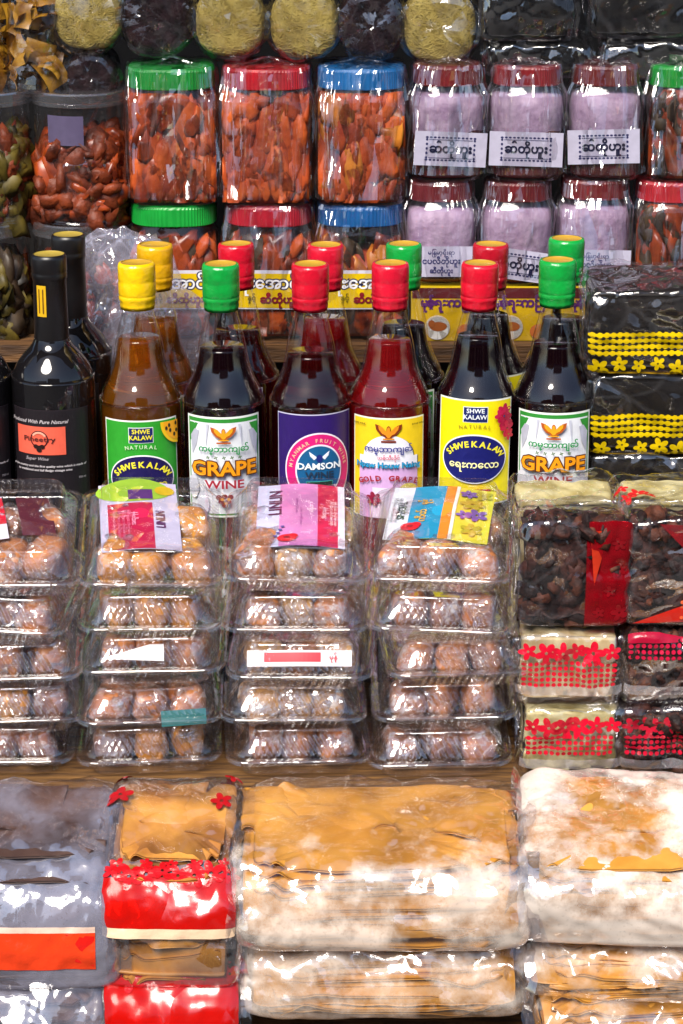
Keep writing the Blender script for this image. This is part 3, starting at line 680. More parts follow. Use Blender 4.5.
# ------------------------------------------------------------------ noodle packs on the jar tops
def strands(n, R, D, seed, rad=.0007, irregular=0.):
    """loose noodles coiled on the face and rim of a round cake whose axis points at the street"""
    rng = np.random.default_rng(seed); parts = []
    for _ in range(n):
        r = R*math.sqrt(rng.random())*.97; ph = rng.uniform(0, 6.283); a = rng.uniform(0, 6.283); k = rng.normal()*70
        x, z = r*math.cos(ph), r*math.sin(ph); m = 9; pts = []
        off = rng.uniform(-.0018, .0012)
        for i in range(m):
            q = math.hypot(x, z)
            if q > R: x *= R/q; z *= R/q; q = R
            y = -D*(max(0, 1 - (q/R)**5))**(1/3.2) - off + .0012*math.sin(x*300 + z*200)
            pts.append((x, y, z)); x += .0024*math.cos(a); z += .0024*math.sin(a); a += k*.0024 + rng.normal()*.25
        pts = np.array(pts); V = []
        for i, p in enumerate(pts):
            d = pts[min(i + 1, m - 1)] - pts[max(i - 1, 0)]; s = np.cross(d, (0, 1, 0)); s /= (np.linalg.norm(s) + 1e-9)
            V += [p + s*rad, p + np.array((0, -rad, 0)), p - s*rad]
        F = []
        for i in range(m - 1):
            for j in range(2): F.append((i*3 + j, i*3 + j + 1, i*3 + j + 4, i*3 + j + 3))
        parts.append((np.array(V), F))
    return join(parts)
ND_Y = mat('yellow_noodle', '#cdb866', '#a8934a', scale=60, rough=.55, spec=.4)
ND_YC = mat('yellow_noodle_core', '#bba652', '#968240', scale=120, rough=.7, bump=.5, bscale=260)
ND_K = mat('black_noodle', '#3a2428', '#160c10', scale=60, rough=.35, spec=.6)
ND_KC = mat('black_noodle_core', '#1c1014', '#0c0608', scale=100, rough=.6)
def squarish(V):
    """press a round cake a little towards a square"""
    V = V.copy(); t = np.arctan2(V[:, 2], V[:, 0]); V[:, [0, 2]] *= (1 - .075 + .085*np.sin(2*t)**2)[:, None]; return V
def noodle(label, px, py, Rpx, seed, yellow=True, Y=.25, sq=1.):
    R = Rpx/985.
    x, z = P(px, py, Y - .03)
    t = thing('noodle_pack', label, 'noodle pack', (x, Y, z), (0, 0, 0), 'round noodle packs along the top')
    V, F, I = strands(1700, R, .02, seed, .0004); V = squarish(V)
    V[:, 2] *= sq
    ns_ = 26; prof = [(R*.985, .02)] + [(R*.985*math.cos(f)**.6, -.0188*math.sin(f)**.7) for f in np.linspace(0.01, math.pi/2 - .01, 12)]
    rings = [np.stack([r*np.sin(np.linspace(0, 6.283, 48, endpoint=False)), np.full(48, y), sq*r*np.cos(np.linspace(0, 6.283, 48, endpoint=False))], 1) for r, y in [(R*.97, .05)] + prof]
    v2, f2 = loft(rings, True, True); v2 = squarish(v2)
    v, f, i = join([(V, F, 0), (v2, f2, 1)])
    obj('noodle_cake', mesh('noodle_cake', v, f, [ND_Y, ND_YC] if yellow else [ND_K, ND_KC], i), t)
    aa = np.linspace(0, 6.283, 90, endpoint=False)
    prof = [(R*1.02, .052)] + [(R*1.05, y) for y in np.linspace(.05, -.014, 12)] + [(R*1.0, -.021), (R*.9, -.0245), (R*.7, -.026), (R*.4, -.0262), (R*.08, -.0265)]
    rings = [np.stack([r*np.sin(aa)*(1 + .06*np.cos(2*aa)**2), np.full(90, y), sq*r*np.cos(aa)], 1) for r, y in prof]
    V, F = loft(rings, False, True); c = crumple(V, seed, .0035); d = V.copy(); d[:, 1] *= .5; d /= np.maximum(np.linalg.norm(d, axis=1), 1e-5)[:, None]
    V = V + d*(c + .001)[:, None]
    obj('film_wrap', mesh('film_wrap', V, F, FILM), t)
    return t
noodle('yellow noodle pack beside the golden crisp bag', 86, 17, 36, 61, sq=1.05)
noodle('black noodle pack between the first two yellow noodle packs', 156, 22, 36, 62, False)
noodle('yellow noodle pack above the green and red jar lids', 229, 25, 36.5, 63)
noodle('yellow noodle pack above the red and blue jar lids', 304, 27, 36, 64)
noodle('black noodle pack above the blue jar lid', 371, 27, 35, 65, False)
noodle('lumpy yellow noodle pack beside the shiny black bags', 441, 30, 38, 66)
noodle('small black noodle bag lying on the rust coloured pickle canister', 90, 80, 27, 67, False, .262)

# ------------------------------------------------------------------ filled film bags: a general pillow shape
class Pillow:
    """film bag: cross-section loop in (y, z) given by pts, width W, ends drawn in; s runs along the loop in metres"""
    def __init__(self, W, pts, p=5., seed=0, amp=.003, lam=(.07, .045, .03, .02, .014), endk=.55):
        self.W, self.p, self.seed, self.amp, self.lam, self.endk = W, p, seed, amp, lam, endk
        pr = np.array(pts + [pts[0], pts[1], pts[2]], float); q = []
        n = len(pts)
        for i in range(n):
            a, b, c, d = pr[i - 1] if i else np.array(pts[-1], float), pr[i], pr[i+1], pr[i+2]
            for t in np.linspace(0, 1, 10, endpoint=False):
                q.append(.5*((2*b) + (-a + c)*t + (2*a - 5*b + 4*c - d)*t*t + (-a + 3*b - 3*c + d)*t**3))
        q = np.array(q + [q[0]]); self.q = q; seg = np.hypot(*np.diff(q, axis=0).T); self.cum = np.r_[0, np.cumsum(seg)]; self.L = self.cum[-1]
        self.c = q[:-1].mean(0)
    def base(self, x, s):
        s = np.mod(s, self.L); y = np.interp(s, self.cum, self.q[:, 0]); z = np.interp(s, self.cum, self.q[:, 1])
        u = np.clip(np.abs(x)/(self.W/2), 0, 1); k = (1 - u**self.p)**(1/self.p); k = self.endk*0 + k
        return np.stack([x, self.c[0] + (y - self.c[0])*(.25 + .75*k), self.c[1] + (z - self.c[1])*k], 1)
    def __call__(self, x, s, h, crump=True):
        x = np.asarray(x, float); s = np.asarray(s, float); e = .0012
        p = self.base(x, s); X = np.clip(np.abs(x), 0, self.W/2*.985)*np.sign(x)
        n = np.cross(self.base(X + e, s) - self.base(X - e, s), self.base(X, s + e) - self.base(X, s - e))
        n /= np.maximum(np.linalg.norm(n, axis=1), 1e-12)[:, None]
        n = -n if self._flip(n, p) else n
        hh = np.asarray(h, float) + (crumple(p, self.seed, self.amp, self.lam)*np.clip((p[:, 2] - self.q[:, 1].min())/.03, .15, 1) if crump else 0)
        return p + n*hh[:, None]
    def _flip(self, n, p):
        d = p - np.array((0, self.c[0], self.c[1])); return (n*d).sum() < 0
    def shell(self, h, crump=True, nx=100, ns=160):
        t = np.linspace(-1, 1, nx); xs = np.sign(t)*(1 - (1 - np.abs(t))**1.5)*self.W/2*.998; ss = np.linspace(0, self.L, ns, endpoint=False)
        X, Sg = np.meshgrid(xs, ss, indexing='ij'); V = self(X.ravel(), Sg.ravel(), np.full(X.size, h), crump)
        F = quads(nx, ns); F.append(tuple(range(ns))); F.append(tuple(range((nx - 1)*ns, nx*ns)))
        return V, F
    def patch(self, x0, x1, s0, s1, h, nx=40, ns=30, edge=None):
        X, Sg = np.meshgrid(np.linspace(x0, x1, nx), np.linspace(s0, s1, ns), indexing='ij')
        return self(X.ravel(), Sg.ravel(), np.full(X.size, h)), quads(nx, ns, False)
    def print(self, name, layers, parent, h=.0014, step=.0003):
        """ink on the film: shapes given in (x, s)"""
        V, F, I, mats, n = [], [], [], [], 0
        for k, (sh, m) in enumerate(layers):
            if isinstance(m, str): m = mat('film_ink_' + m[1:], m, tuple(q*.85 for q in C(m)[:3]) + (1,), scale=30, rough=.2, spec=.35, bump=.5, bscale=55)
            if m not in mats: mats.append(m)
            v = self(sh[0][:, 0], sh[0][:, 1], np.full(len(sh[0]), h + step*k)); V.append(v)
            F += [tuple(i + n for i in q) for q in sh[1]]; I += [mats.index(m)]*len(sh[1]); n += len(v)
        return obj(name, mesh(name, np.concatenate(V), F, mats, I, smooth=True), parent)
def srect(x0, x1, s0, s1, nx=40, ns=16): return rect(x1 - x0, s1 - s0, (x0 + x1)/2, (s0 + s1)/2, nx, ns)
def wavy_sheets(pl, specs, seed, thick=.0016):
    """thin ruffled crisp sheets lying under the film; specs: (x centre, s centre, half width, half length, rotation, depth below film)"""
    rng = np.random.default_rng(seed); parts = []
    for (xc, sc_, a, b, rot, dep) in specs:
        dep += .0025
        nr, nt = 12, 90; t = np.linspace(0, 2*math.pi, nt, endpoint=False)
        wob = 1 + .09*np.sin(t*3 + rng.random()*6) + .05*np.sin(t*7 + rng.random()*6) + .025*np.sin(t*12 + rng.random()*6)
        X, Y_, H = [], [], []
        ph = rng.random(3)*6
        for i, r in enumerate(np.linspace(0, 1, nr)):
            cx = np.sign(np.cos(t))*np.abs(np.cos(t))**.55*a*r*wob; cy_ = np.sign(np.sin(t))*np.abs(np.sin(t))**.55*b*r*wob
            X.append(cx*math.cos(rot) - cy_*math.sin(rot) + xc); Y_.append(cx*math.sin(rot) + cy_*math.cos(rot) + sc_)
            H.append(-dep + r**3*(.0028*np.sin(t*4 + ph[0]) + .0018*np.sin(t*7 + ph[1])) + .0014*np.sin(cx*70 + ph[2]) - .003*r**4)
        X, Y_, H = np.concatenate(X), np.concatenate(Y_), np.concatenate(H)
        X = np.clip(X, -pl.W/2*.97, pl.W/2*.97)
        top = pl(X, Y_, H, False); bot = pl(X, Y_, H - thick, False)
        F = quads(nr, nt); m = nr*nt
        F2 = [tuple(m + i for i in f[::-1]) for f in F]
        rim = [((nr-1)*nt + j, m + (nr-1)*nt + j, m + (nr-1)*nt + (j+1) % nt, (nr-1)*nt + (j+1) % nt) for j in range(nt)]
        parts.append((np.concatenate([top, bot]), F + F2 + rim))
    return join(parts)

def stacked(pl, n, seed, thick=.0017, inset=.0075, ruf=1.):
    """flat thin sheets piled inside the bag, their wavy edges showing through the film"""
    rng = np.random.default_rng(seed); parts = []; q = pl.q; z0, z1 = q[:, 1].min(), q[:, 1].max()
    for k in range(n):
        z = z0 + (z1 - z0)*(.06 + .84*k/(n - 1)); band = q[np.abs(q[:, 1] - z) < (z1 - z0)*.06 + .002]
        yf, yb = band[:, 0].min() + inset, band[:, 0].max() - inset; yf += rng.uniform(0, .006); yb -= rng.uniform(0, .008)
        a, b = pl.W/2 - inset - rng.uniform(.0, .012), (yb - yf)/2; yc = (yf + yb)/2; rot = rng.uniform(-.03, .03)
        nr, nt = 9, 110; t = np.linspace(0, 2*math.pi, nt, endpoint=False); ph = rng.random(6)*6.28; X, Y_, Z = [], [], []
        wob = 1 + .018*np.sin(t*5 + ph[0]) + .012*np.sin(t*11 + ph[1])
        for r in (0, .3, .55, .72, .82, .89, .94, .975, 1):
            cx = np.sign(np.cos(t))*np.abs(np.cos(t))**.3*a*r*wob; cy_ = np.sign(np.sin(t))*np.abs(np.sin(t))**.3*b*r*wob
            X.append(np.clip(cx*math.cos(rot) - cy_*math.sin(rot), -pl.W*.485, pl.W*.485)); Y_.append(cx*math.sin(rot) + cy_*math.cos(rot) + yc)
            Z.append(z + .0012*np.sin(cx*60 + ph[2]) + .0012*np.sin(cy_*80 + cx*30 + ph[3]) + ruf*r**5*(.0022*np.sin(t*9 + ph[4]) + .0018*np.sin(t*17 + ph[5])))
        top = np.stack([np.concatenate(X), np.concatenate(Y_), np.concatenate(Z)], 1); bot = top - np.array((0, 0, thick)); m = nr*nt
        F = quads(nr, nt); F = F + [tuple(m + i for i in f[::-1]) for f in F] + [((nr-1)*nt + j, m + (nr-1)*nt + j, m + (nr-1)*nt + (j+1) % nt, (nr-1)*nt + (j+1) % nt) for j in range(nt)]
        parts.append((np.concatenate([top, bot]), F))
    return join(parts)
# ---- big bags of tan crisps on the lowest board
def powder_mat(name, c1, c2, white='#efe6de', lo=.46, hi=.56, ydir=0., scale=26):
    """fried sheet with patches of pale dusting"""
    if name in MATS: return MATS[name]
    m = mat(name, c1, c2, scale=30, rough=.45, spec=.5, bump=.12, bscale=90)
    ns, L = m.node_tree.nodes, m.node_tree.links
    b = [n for n in ns if n.type == 'BSDF_PRINCIPLED'][0]; src = b.inputs['Base Color'].links[0].from_socket
    tc = N(ns, 'ShaderNodeTexCoord'); nz = N(ns, 'ShaderNodeTexNoise'); nz.inputs['Scale'].default_value = scale; nz.inputs['Detail'].default_value = 8; nz.inputs['Roughness'].default_value = .72
    oi = N(ns, 'ShaderNodeObjectInfo'); ad = N(ns, 'ShaderNodeVectorMath', operation='ADD'); L.new(tc.outputs['Object'], ad.inputs[0]); L.new(oi.outputs['Random'], ad.inputs[1])
    L.new(ad.outputs[0], nz.inputs['Vector'])
    sp = N(ns, 'ShaderNodeSeparateXYZ'); L.new(tc.outputs['Object'], sp.inputs[0])
    ma = N(ns, 'ShaderNodeMath', operation='MULTIPLY_ADD'); L.new(sp.outputs[1], ma.inputs[0]); ma.inputs[1].default_value = ydir; L.new(nz.outputs[0], ma.inputs[2])
    mr = N(ns, 'ShaderNodeMapRange'); mr.inputs['From Min'].default_value = lo; mr.inputs['From Max'].default_value = hi; L.new(ma.outputs[0], mr.inputs['Value'])
    mx = N(ns, 'ShaderNodeMix', data_type='RGBA'); L.new(mr.outputs[0], mx.inputs['Factor']); L.new(src, mx.inputs['A']); mx.inputs['B'].default_value = C(white)
    L.new(mx.outputs['Result'], b.inputs['Base Color'])
    return m
TAN = mat('tan_crisp', '#cf9440', '#b07626', scale=22, rough=.45, spec=.5, bump=.12, bscale=90)
fb = dict(r0=.12, scale=24, k=.24, k2=.1, scale2=110, haze=.008, rough=.085)
F_RUF = film('dust_sheen_film_front', dust_sheen=(-1.9, .53, .72, 17, .6, '#f4e4d6'), **fb)  # white front blends powder with painted sky reflection
F_FLAT = film('dust_sheen_film_flat', dust_sheen=(-.3, .38, .52, 11, .72, '#f4e6da'), **fb)  # white top is part powder, part sky reflection put into the colour
F_LOW = film('dust_sheen_film_low', dust_sheen=(-.8, .48, .68, 18, .5, '#f4e4d6'), **fb)  # same blend of powder and painted reflection, thinner
F_MAUVE = film('lavender_sheen_film', dust_sheen=(-.9, .40, .62, 9, .62, '#8f8d9e'), **fb)  # lavender sheen of the clinging film painted as a haze colour
TANC = mat('toasted_crisp', '#d0923f', '#a0662a', scale=26, rough=.5, bump=.15, bscale=80)
MAUVE = mat('mauve_crisp', '#5e453c', '#38241f', scale=16, rough=.5)
def profile(D, H, slope=.35, r=.012):
    """pillow cross-section: rear top to front shoulder to tucked front bottom; y towards the street is negative"""
    return [(D*.5, H*.55), (D*.47, H*.92), (D*.3, H), (0, H*.99), (-D*.25, H*.93), (-D*.4, H*.75), (-D*.49, H*slope), (-D*.5, H*.12), (-D*.44, 0), (-D*.2, -.0), (D*.2, 0), (D*.45, .0)]
def tan_bag(label, loc, rot, W, D, H, seed, m, specs, prof=None, p=7., amp=.0042, name='crisp_bag', group='bags of tan crisps', fm=None, corner=None, pile=0):
    t = thing(name, label, 'bag of crisps', loc, rot, group)
    pl = Pillow(W, prof or profile(D, H), p, seed, amp)
    V, F = pl.shell(-.0105 if pile else -.009, False, 50, 70); V = V + (wav(V, seed, .05)*.002)[:, None]
    parts = [(V, F)]
    if pile: parts.append(stacked(pl, pile, seed)[:2])
    if specs is not None: parts.append(wavy_sheets(pl, specs, seed)[:2])
    v, f, i = join(parts)
    obj('crisps', mesh('crisps', v, f, m, smooth=True), t)
    V, F = pl.shell(.0008); parts = [(V, F)]
    for sx in (-1, 1):                            # loose film along the end seals
        ss = np.linspace(0, pl.L*.62, 60); e0 = pl(np.full(60, sx*W*.487), ss, np.full(60, .0005)); c0 = np.array((sx*W*.5, pl.c[0], pl.c[1]))
        e1 = e0 + (e0 - c0)*np.array((0, .06, .06)) + np.array((sx*.009, 0, 0)); e1 = e1 + crumple(e1, seed + 4, .005)[:, None]*np.array((.5, 1, 1))
        em = (e0 + e1)/2 + crumple(e0, seed + 6, .003)[:, None]*np.array((.3, 1, 1)); parts.append((np.concatenate([e0, em, e1]), quads(3, 60, False)))
    if corner:                                    # loose film ears at the seal
        for sx, sy, ln in corner:
            a = np.array((sx*W*.485, -D*.30, H*.72)); b = np.array((sx*W*.485, -D*.48, H*.05)); tip = np.array((sx*(W/2 + ln), -D*.52, H*.12 + sy))
            g = []
            for i_ in range(9):
                for j_ in range(9):
                    u, v_ = i_/8, j_/8; e = a + (b - a)*u; q_ = e + (tip - e)*v_; g.append(q_)
            g = np.array(g); g += (crumple(g, seed + 9, .003))[:, None]*np.array((.3, -1, .5)); parts.append((g, quads(9, 9, False)))
    v, f, i = join([p_ + (1 if k_ else 0,) for k_, p_ in enumerate(parts)])
    obj('film', mesh('film', v, f, [fm or FILMB, FILMB], i, smooth=True), t)
    return t, pl
def absorb(film_o, print_o):
    """make ink part of the film mesh it is printed on"""
    V, F, I, M = [], [], [], []
    for o in (film_o, print_o):
        n = len(V); m0 = len(M); V += [tuple(v.co) for v in o.data.vertices]; M += list(o.data.materials)
        for p in o.data.polygons: F.append(tuple(i + n for i in p.vertices)); I.append(p.material_index + m0)
    film_o.data = mesh('film', V, F, M, I, smooth=True); bpy.data.objects.remove(print_o)
def bag_at(px, py, Y, tilt): x, z = P(px, py, Y); return (x, Y, z), (math.radians(tilt), 0, 0)

BT_Y, BT_Z = -.364, -.165                        # bottom tier: centre depth and base height of the upper bags
def lower(px): return P(px, 880, -.42)[0]
rng0 = np.random.default_rng(4)
def sheet_specs(W, D, n, seed, s0=.03, s1=.12, a=(.03, .06), b=(.025, .045)):
    r = np.random.default_rng(seed)
    return [(r.uniform(-W*.42, W*.42), r.uniform(s0, s1), r.uniform(*a), r.uniform(*b), r.uniform(-.4, .4), r.uniform(.003, .009)) for _ in range(n)]
big = [(-.045, .06, .085, .045, .06, .003), (.055, .055, .07, .045, -.12, .002), (.0, .1, .115, .035, .04, .0045), (.085, .085, .035, .035, .5, .001), (-.1, .06, .028, .045, -.1, .001),
       (-.06, .145, .06, .035, .1, .005), (.05, .15, .07, .035, -.08, .004), (-.01, .185, .11, .02, 0, .003), (.105, .15, .016, .045, .1, .0015), (-.105, .16, .02, .03, .2, .002)]
tan_bag('wide bag of ruffled tan crisps, bare at back, front white with dust and sheen', (lower(381), BT_Y, BT_Z), (math.radians(10), 0, 0), .252, .165, .074, 71, TAN, big[:5], p=10, pile=12, corner=[(-1, .0, .02), (1, .002, .016)], fm=F_RUF)
flat = [(.5*.14, .062), ]
prof2 = [(.085, .03), (.083, .064), (.06, .073), (.01, .072), (-.05, .064), (-.070, .056), (-.077, .042), (-.078, .015), (-.07, .001), (-.02, 0), (.03, 0), (.065, .002)]
tan_bag('flat topped bag of tan crisps white with dust and sheen', (lower(640), BT_Y + .004, BT_Z + .004), (math.radians(14), 0, math.radians(-4)), .2, .15, .06, 72, TAN, [(0, .075, .09, .05, 0, .003), (-.02, .075, .038, .03, 0, .001), (.02, .085, .035, .03, .4, .0015), (-.05, .13, .05, .035, .1, .004), (.05, .13, .05, .035, -.1, .003), (0, .16, .08, .03, 0, .004)], prof=prof2, amp=.003, p=10, fm=F_FLAT, pile=11)
tan_bag('tan crisp bag under the wide bag of ruffled tan crisps', (lower(384), BT_Y - .005, BT_Z - .0655), (math.radians(10), 0, math.radians(1)), .243, .15, .062, 73, TAN, None, p=10, pile=10, amp=.005, corner=[(-1, .004, .018)], fm=F_LOW)
tan_bag('crumpled tan crisp bag under the flat topped white bag', (lower(648), BT_Y - .002, BT_Z - .05), (math.radians(11), 0, math.radians(-6)), .2, .15, .05, 74, TAN, sheet_specs(.2, .15, 5, 8, .1, .18), p=9, pile=8, amp=.006, corner=[(-1, .01, .02)], fm=F_LOW)
tan_bag('lowest tan crisp bag at the bottom corner, under the crumpled tan bag', (lower(652), BT_Y - .014, BT_Z - .1), (math.radians(10), 0, math.radians(4)), .21, .15, .05, 75, TAN, sheet_specs(.2, .15, 5, 9, .1, .18), p=9, pile=8, amp=.006, fm=F_LOW)
tan_bag('tan crisp bag stuffed behind, between the wide tan bag and the flat topped bag', (lower(537), BT_Y + .045, BT_Z + .004), (math.radians(12), 0, 0), .1, .085, .05, 76, TAN, sheet_specs(.1, .08, 5, 19, .03, .08), amp=.004)
# red banded and mauve bags
RB = .118
profr = [(.08, .05), (.079, .09), (.055, .097), (.01, .091), (-.035, .079), (-.062, .062), (-.078, .034), (-.085, .006), (-.08, -.006), (-.03, -.004), (.03, 0), (.066, .002)]
def red_bag(label, loc, rot, seed, W=RB):
    t, pl = tan_bag(label, loc, rot, W, .15, .08, seed, TANC, [(0, .06, .05, .05, 0, .007), (-.02, .13, .04, .03, .1, .005), (.03, .12, .03, .03, .1, .006), (-.03, .2, .03, .022, .1, .004), (.025, .205, .034, .02, -.1, .003), (0, .215, .03, .012, 0, .001), (-.005, .042, .03, .03, 0, .002), (-.035, .055, .02, .035, .2, .004), (.045, .05, .014, .04, .3, .001), (.0, .085, .042, .025, .05, .003), (.035, .09, .03, .03, .5, .002), (-.02, .15, .035, .02, 0, .003), (.02, .16, .03, .02, .2, .002)], prof=profr, group='red banded bags of crisps', amp=.002, p=10, pile=10)
    w2 = W*.47; s = .166
    L = [(srect(-w2, w2, s, s + .043), film('red_film', tint=(.8, .03, .02), r0=.045, haze=.5, hazecol=C('#d8150e'), scale=22, k=.22, k2=.05, rough=.17))]
    fl = [flower(.0095, x, s - .004 + .002*math.sin(x*300), 5, x*40) for x in np.linspace(-w2*.9, w2*.9, 8)] + [flower(.006, x, s - .0125, 5, x*70) for x in np.linspace(-w2*.8, w2*.8, 5)]
    F_ = [(merge(fl), '#b41018')]
    F_.append((merge([flower(.0085, x, s_, 5, x*99) for x, s_ in ((-.048, .075), (.04, .082), (.048, .05), (-.05, .045), (.044, .03))]), '#a01018'))
    absorb([c for c in t.children if c.name.startswith('film')][0], pl.print('printed_flowers', F_, t, h=.0018)); pl.print('printed_band', L, t)
    pl.print('white_strip', [(srect(-w2, w2, s + .0432, s + .0515), '#dcbc9c')], t)
    return t
red_bag('red banded bag of tan crisps with red flowers printed on clear film', (lower(171), BT_Y + .004, BT_Z - .022), (math.radians(13), 0, math.radians(-1)), 81)
red_bag('lower red banded crisp bag, only its flowered top showing', (lower(168), BT_Y - .014, BT_Z - .108), (math.radians(13), 0, math.radians(2)), 82)
def mauve_bag(label, loc, rot, seed):
    W = .155
    t, pl = tan_bag(label, loc, rot, W, .15, .08, seed, MAUVE, [(-.03, .06, .05, .05, .1, .002), (.025, .08, .045, .045, -.3, .003), (-.02, .12, .06, .04, .1, .002)], prof=profr, group='mauve crisp bags with red tags', amp=.003, p=9, fm=F_MAUVE, pile=9)
    pl.print('printed_tag', [(srect(-W*.46, W*.36, .206, .211), '#d8baa8'), (srect(-W*.46, W*.36, .211, .243), '#d23a18'), (poly([(W*.2, .212), (W*.355, .214), (W*.35, .24), (W*.25, .236)]), '#c41a14')], t)
    return t
mauve_bag('mauve crisp bag with lavender sheen and orange red tag', (lower(28), BT_Y + .004, BT_Z - .024), (math.radians(13), 0, math.radians(1)), 83)
mauve_bag('lower mauve crisp bag with lavender sheen at the bottom corner', (lower(24), BT_Y - .012, BT_Z - .11), (math.radians(13), 0, math.radians(-2)), 84)
# crates the bottom bags lie in: a sloping board
shelf('sloping wooden board under the lowest bags', -.5, -.26, -.315, math.radians(11), WOODP)

# ------------------------------------------------------------------ right hand columns of packs
def gingham(x0, x1, s0, s1, pitch, r):
    out = []; nx = int((x1 - x0)/pitch); ns = max(1, int((s1 - s0)/pitch))
    for i in range(nx):
        for j in range(ns): out.append(ell(r, r, x0 + (i + .5)*pitch, s0 + (j + .5)*pitch, 8, 1))
    return merge(out)
profb = lambda D, H: [(D*.5, H*.5), (D*.49, H*.93), (D*.4, H), (0, H), (-D*.4, H), (-D*.485, H*.93), (-D*.5, H*.5), (-D*.485, H*.06), (-D*.4, 0), (0, 0), (D*.4, 0), (D*.49, H*.07)]
def core(pl, seed, m, lump=.002, lam=.022, inset=.004, nx=60, ns=90, mats=None, chunk=None):
    V, F = pl.shell(-inset, False, nx, ns); d = V - np.array((0, pl.c[0], pl.c[1])); d /= np.linalg.norm(d, axis=1)[:, None]
    V = V + d*(lump*wav(V, seed, lam, 6) - lump)[:, None]
    return V, F
def film_pack(name, label, loc, rot, W, D, H, seed, cm, group, fm=None, cat='food pack', amp=.0042, lump=.0025, lam=.02, cname='filling', seal=0, crumbs=None):
    t = thing(name, label, cat, loc, rot, group)
    pl = Pillow(W, profb(D, H), 10., seed, amp)
    V, F = core(pl, seed, cm, lump, lam)
    I_ = [0]*len(F); ms = [cm]
    if crumbs:
        rg = np.random.default_rng(seed); k_ = 210; st_ = pl.cum[np.argmin(np.abs(pl.q[:, 0] + D*.485) + np.abs(pl.q[:, 1] - H*.93))]
        ps = pl(rg.uniform(-W*.45, W*.45, k_), st_ + rg.uniform(-D*.5, H*.9, k_), -rg.uniform(.0125, .0155, k_), False)
        V, F, I_ = join([(V, F, 0), (lambda b_: (b_[0], b_[1], [1 + q_ for q_ in b_[2]]))(blobs(ps, .0074, seed, (1.6, 1., .5), 1., None, 3))]); ms = [cm] + crumbs
    obj(cname, mesh(cname, V, F, ms, I_, smooth=True), t)
    V, F = pl.shell(.0006); obj('film', mesh('film', V, F, fm or FILMS, smooth=True), t)
    # arc length where the front face begins
    s_top = pl.cum[np.argmin(np.abs(pl.q[:, 0] + D*.485) + np.abs(pl.q[:, 1] - H*.93))]
    fins = []
    for sx in (-1, 1):
        ss = np.linspace(s_top - D*.8, s_top + H*.9, 40); e0 = pl(np.full(40, sx*W*.488), ss, np.full(40, .0004)); c0 = np.array((sx*W*.5, pl.c[0], pl.c[1]))
        e1 = e0 + (e0 - c0)*np.array((0, .05, .05)) + np.array((sx*W*.045, 0, 0)); e1 = e1 + crumple(e1, seed + 4, .004)[:, None]*np.array((.4, 1, 1))
        em = (e0 + e1)/2 + crumple(e0, seed + 6, .0025)[:, None]*np.array((.2, 1, 1))
        fins.append((np.concatenate([e0, em, e1]), quads(3, 40, False)))
    fl_ = [c for c in t.children if c.name.startswith('film')][0]; v, f, _ = join([(V, F)] + fins)
    fl_.data = mesh('film', v, f, fm or FILMS, smooth=True)
    if seal:
        V, F = pl.patch(-W*.47, W*.47, s_top + H*seal, s_top + H*(seal + .13), .0022, 50, 8)
        obj('seal_flap', mesh('seal_flap', V, F, film('seal_flap_film', r0=.22, haze=.16, scale=30, k=.3, k2=.1, crease=.2, rough=.07), smooth=True), t)
    return t, pl, s_top
BLK = mat('black_rice_filling', '#17120f', '#070505', scale=40, rough=.5, spec=.4)
def black_pack(label, px, z, seed, Y=.035, yaw=0, W=.12, D=.11, H=.092):
    t, pl, s = film_pack('black_rice_pack', label, (P(px, 370, Y - D/2)[0], Y, z), (math.radians(4), 0, math.radians(yaw)), W, D, H, seed, BLK, 'black packs with yellow printed bands', cat='food pack', amp=.0035, lump=.0008, lam=.05)
    w2 = W*.465; s += H*.40
    yb = '#d8b80c'
    L = [(gingham(-w2, w2, s + .001, s + .027, .0062, .0029), yb), (merge([srect(-w2, w2, s + .0025 + .0062*k, s + .0053 + .0062*k, 30, 2) for k in range(4)]), yb),
         (merge([flower(.0075, x, s + .035 + .0015*math.sin(x*500), 5, x*60) for x in np.linspace(-w2*.85, w2*.85, 6)]), yb), (srect(-w2, w2, s + .0435, s + .0475, 30, 3), '#c9a020')]
    pl.print('printed_band', L, t)
    return t
hB = .08
zb = .057
black_pack('topmost of the black packs with yellow printed bands, clear film peaked on top', 650, zb + 2*hB + .001, 91, .03, -2, H=.08)
black_pack('middle of the black packs with yellow printed bands', 652, zb + hB, 92, .034, 1, H=.079)
black_pack('lowest of the black packs with yellow printed bands', 653, zb, 93, .034, -1, H=.079)
# hidden support: more of the same stack stands below
black_pack('bottom black pack of the stack, hidden behind the red printed packs', 653, .009, 94, .036, 0, H=.0475)

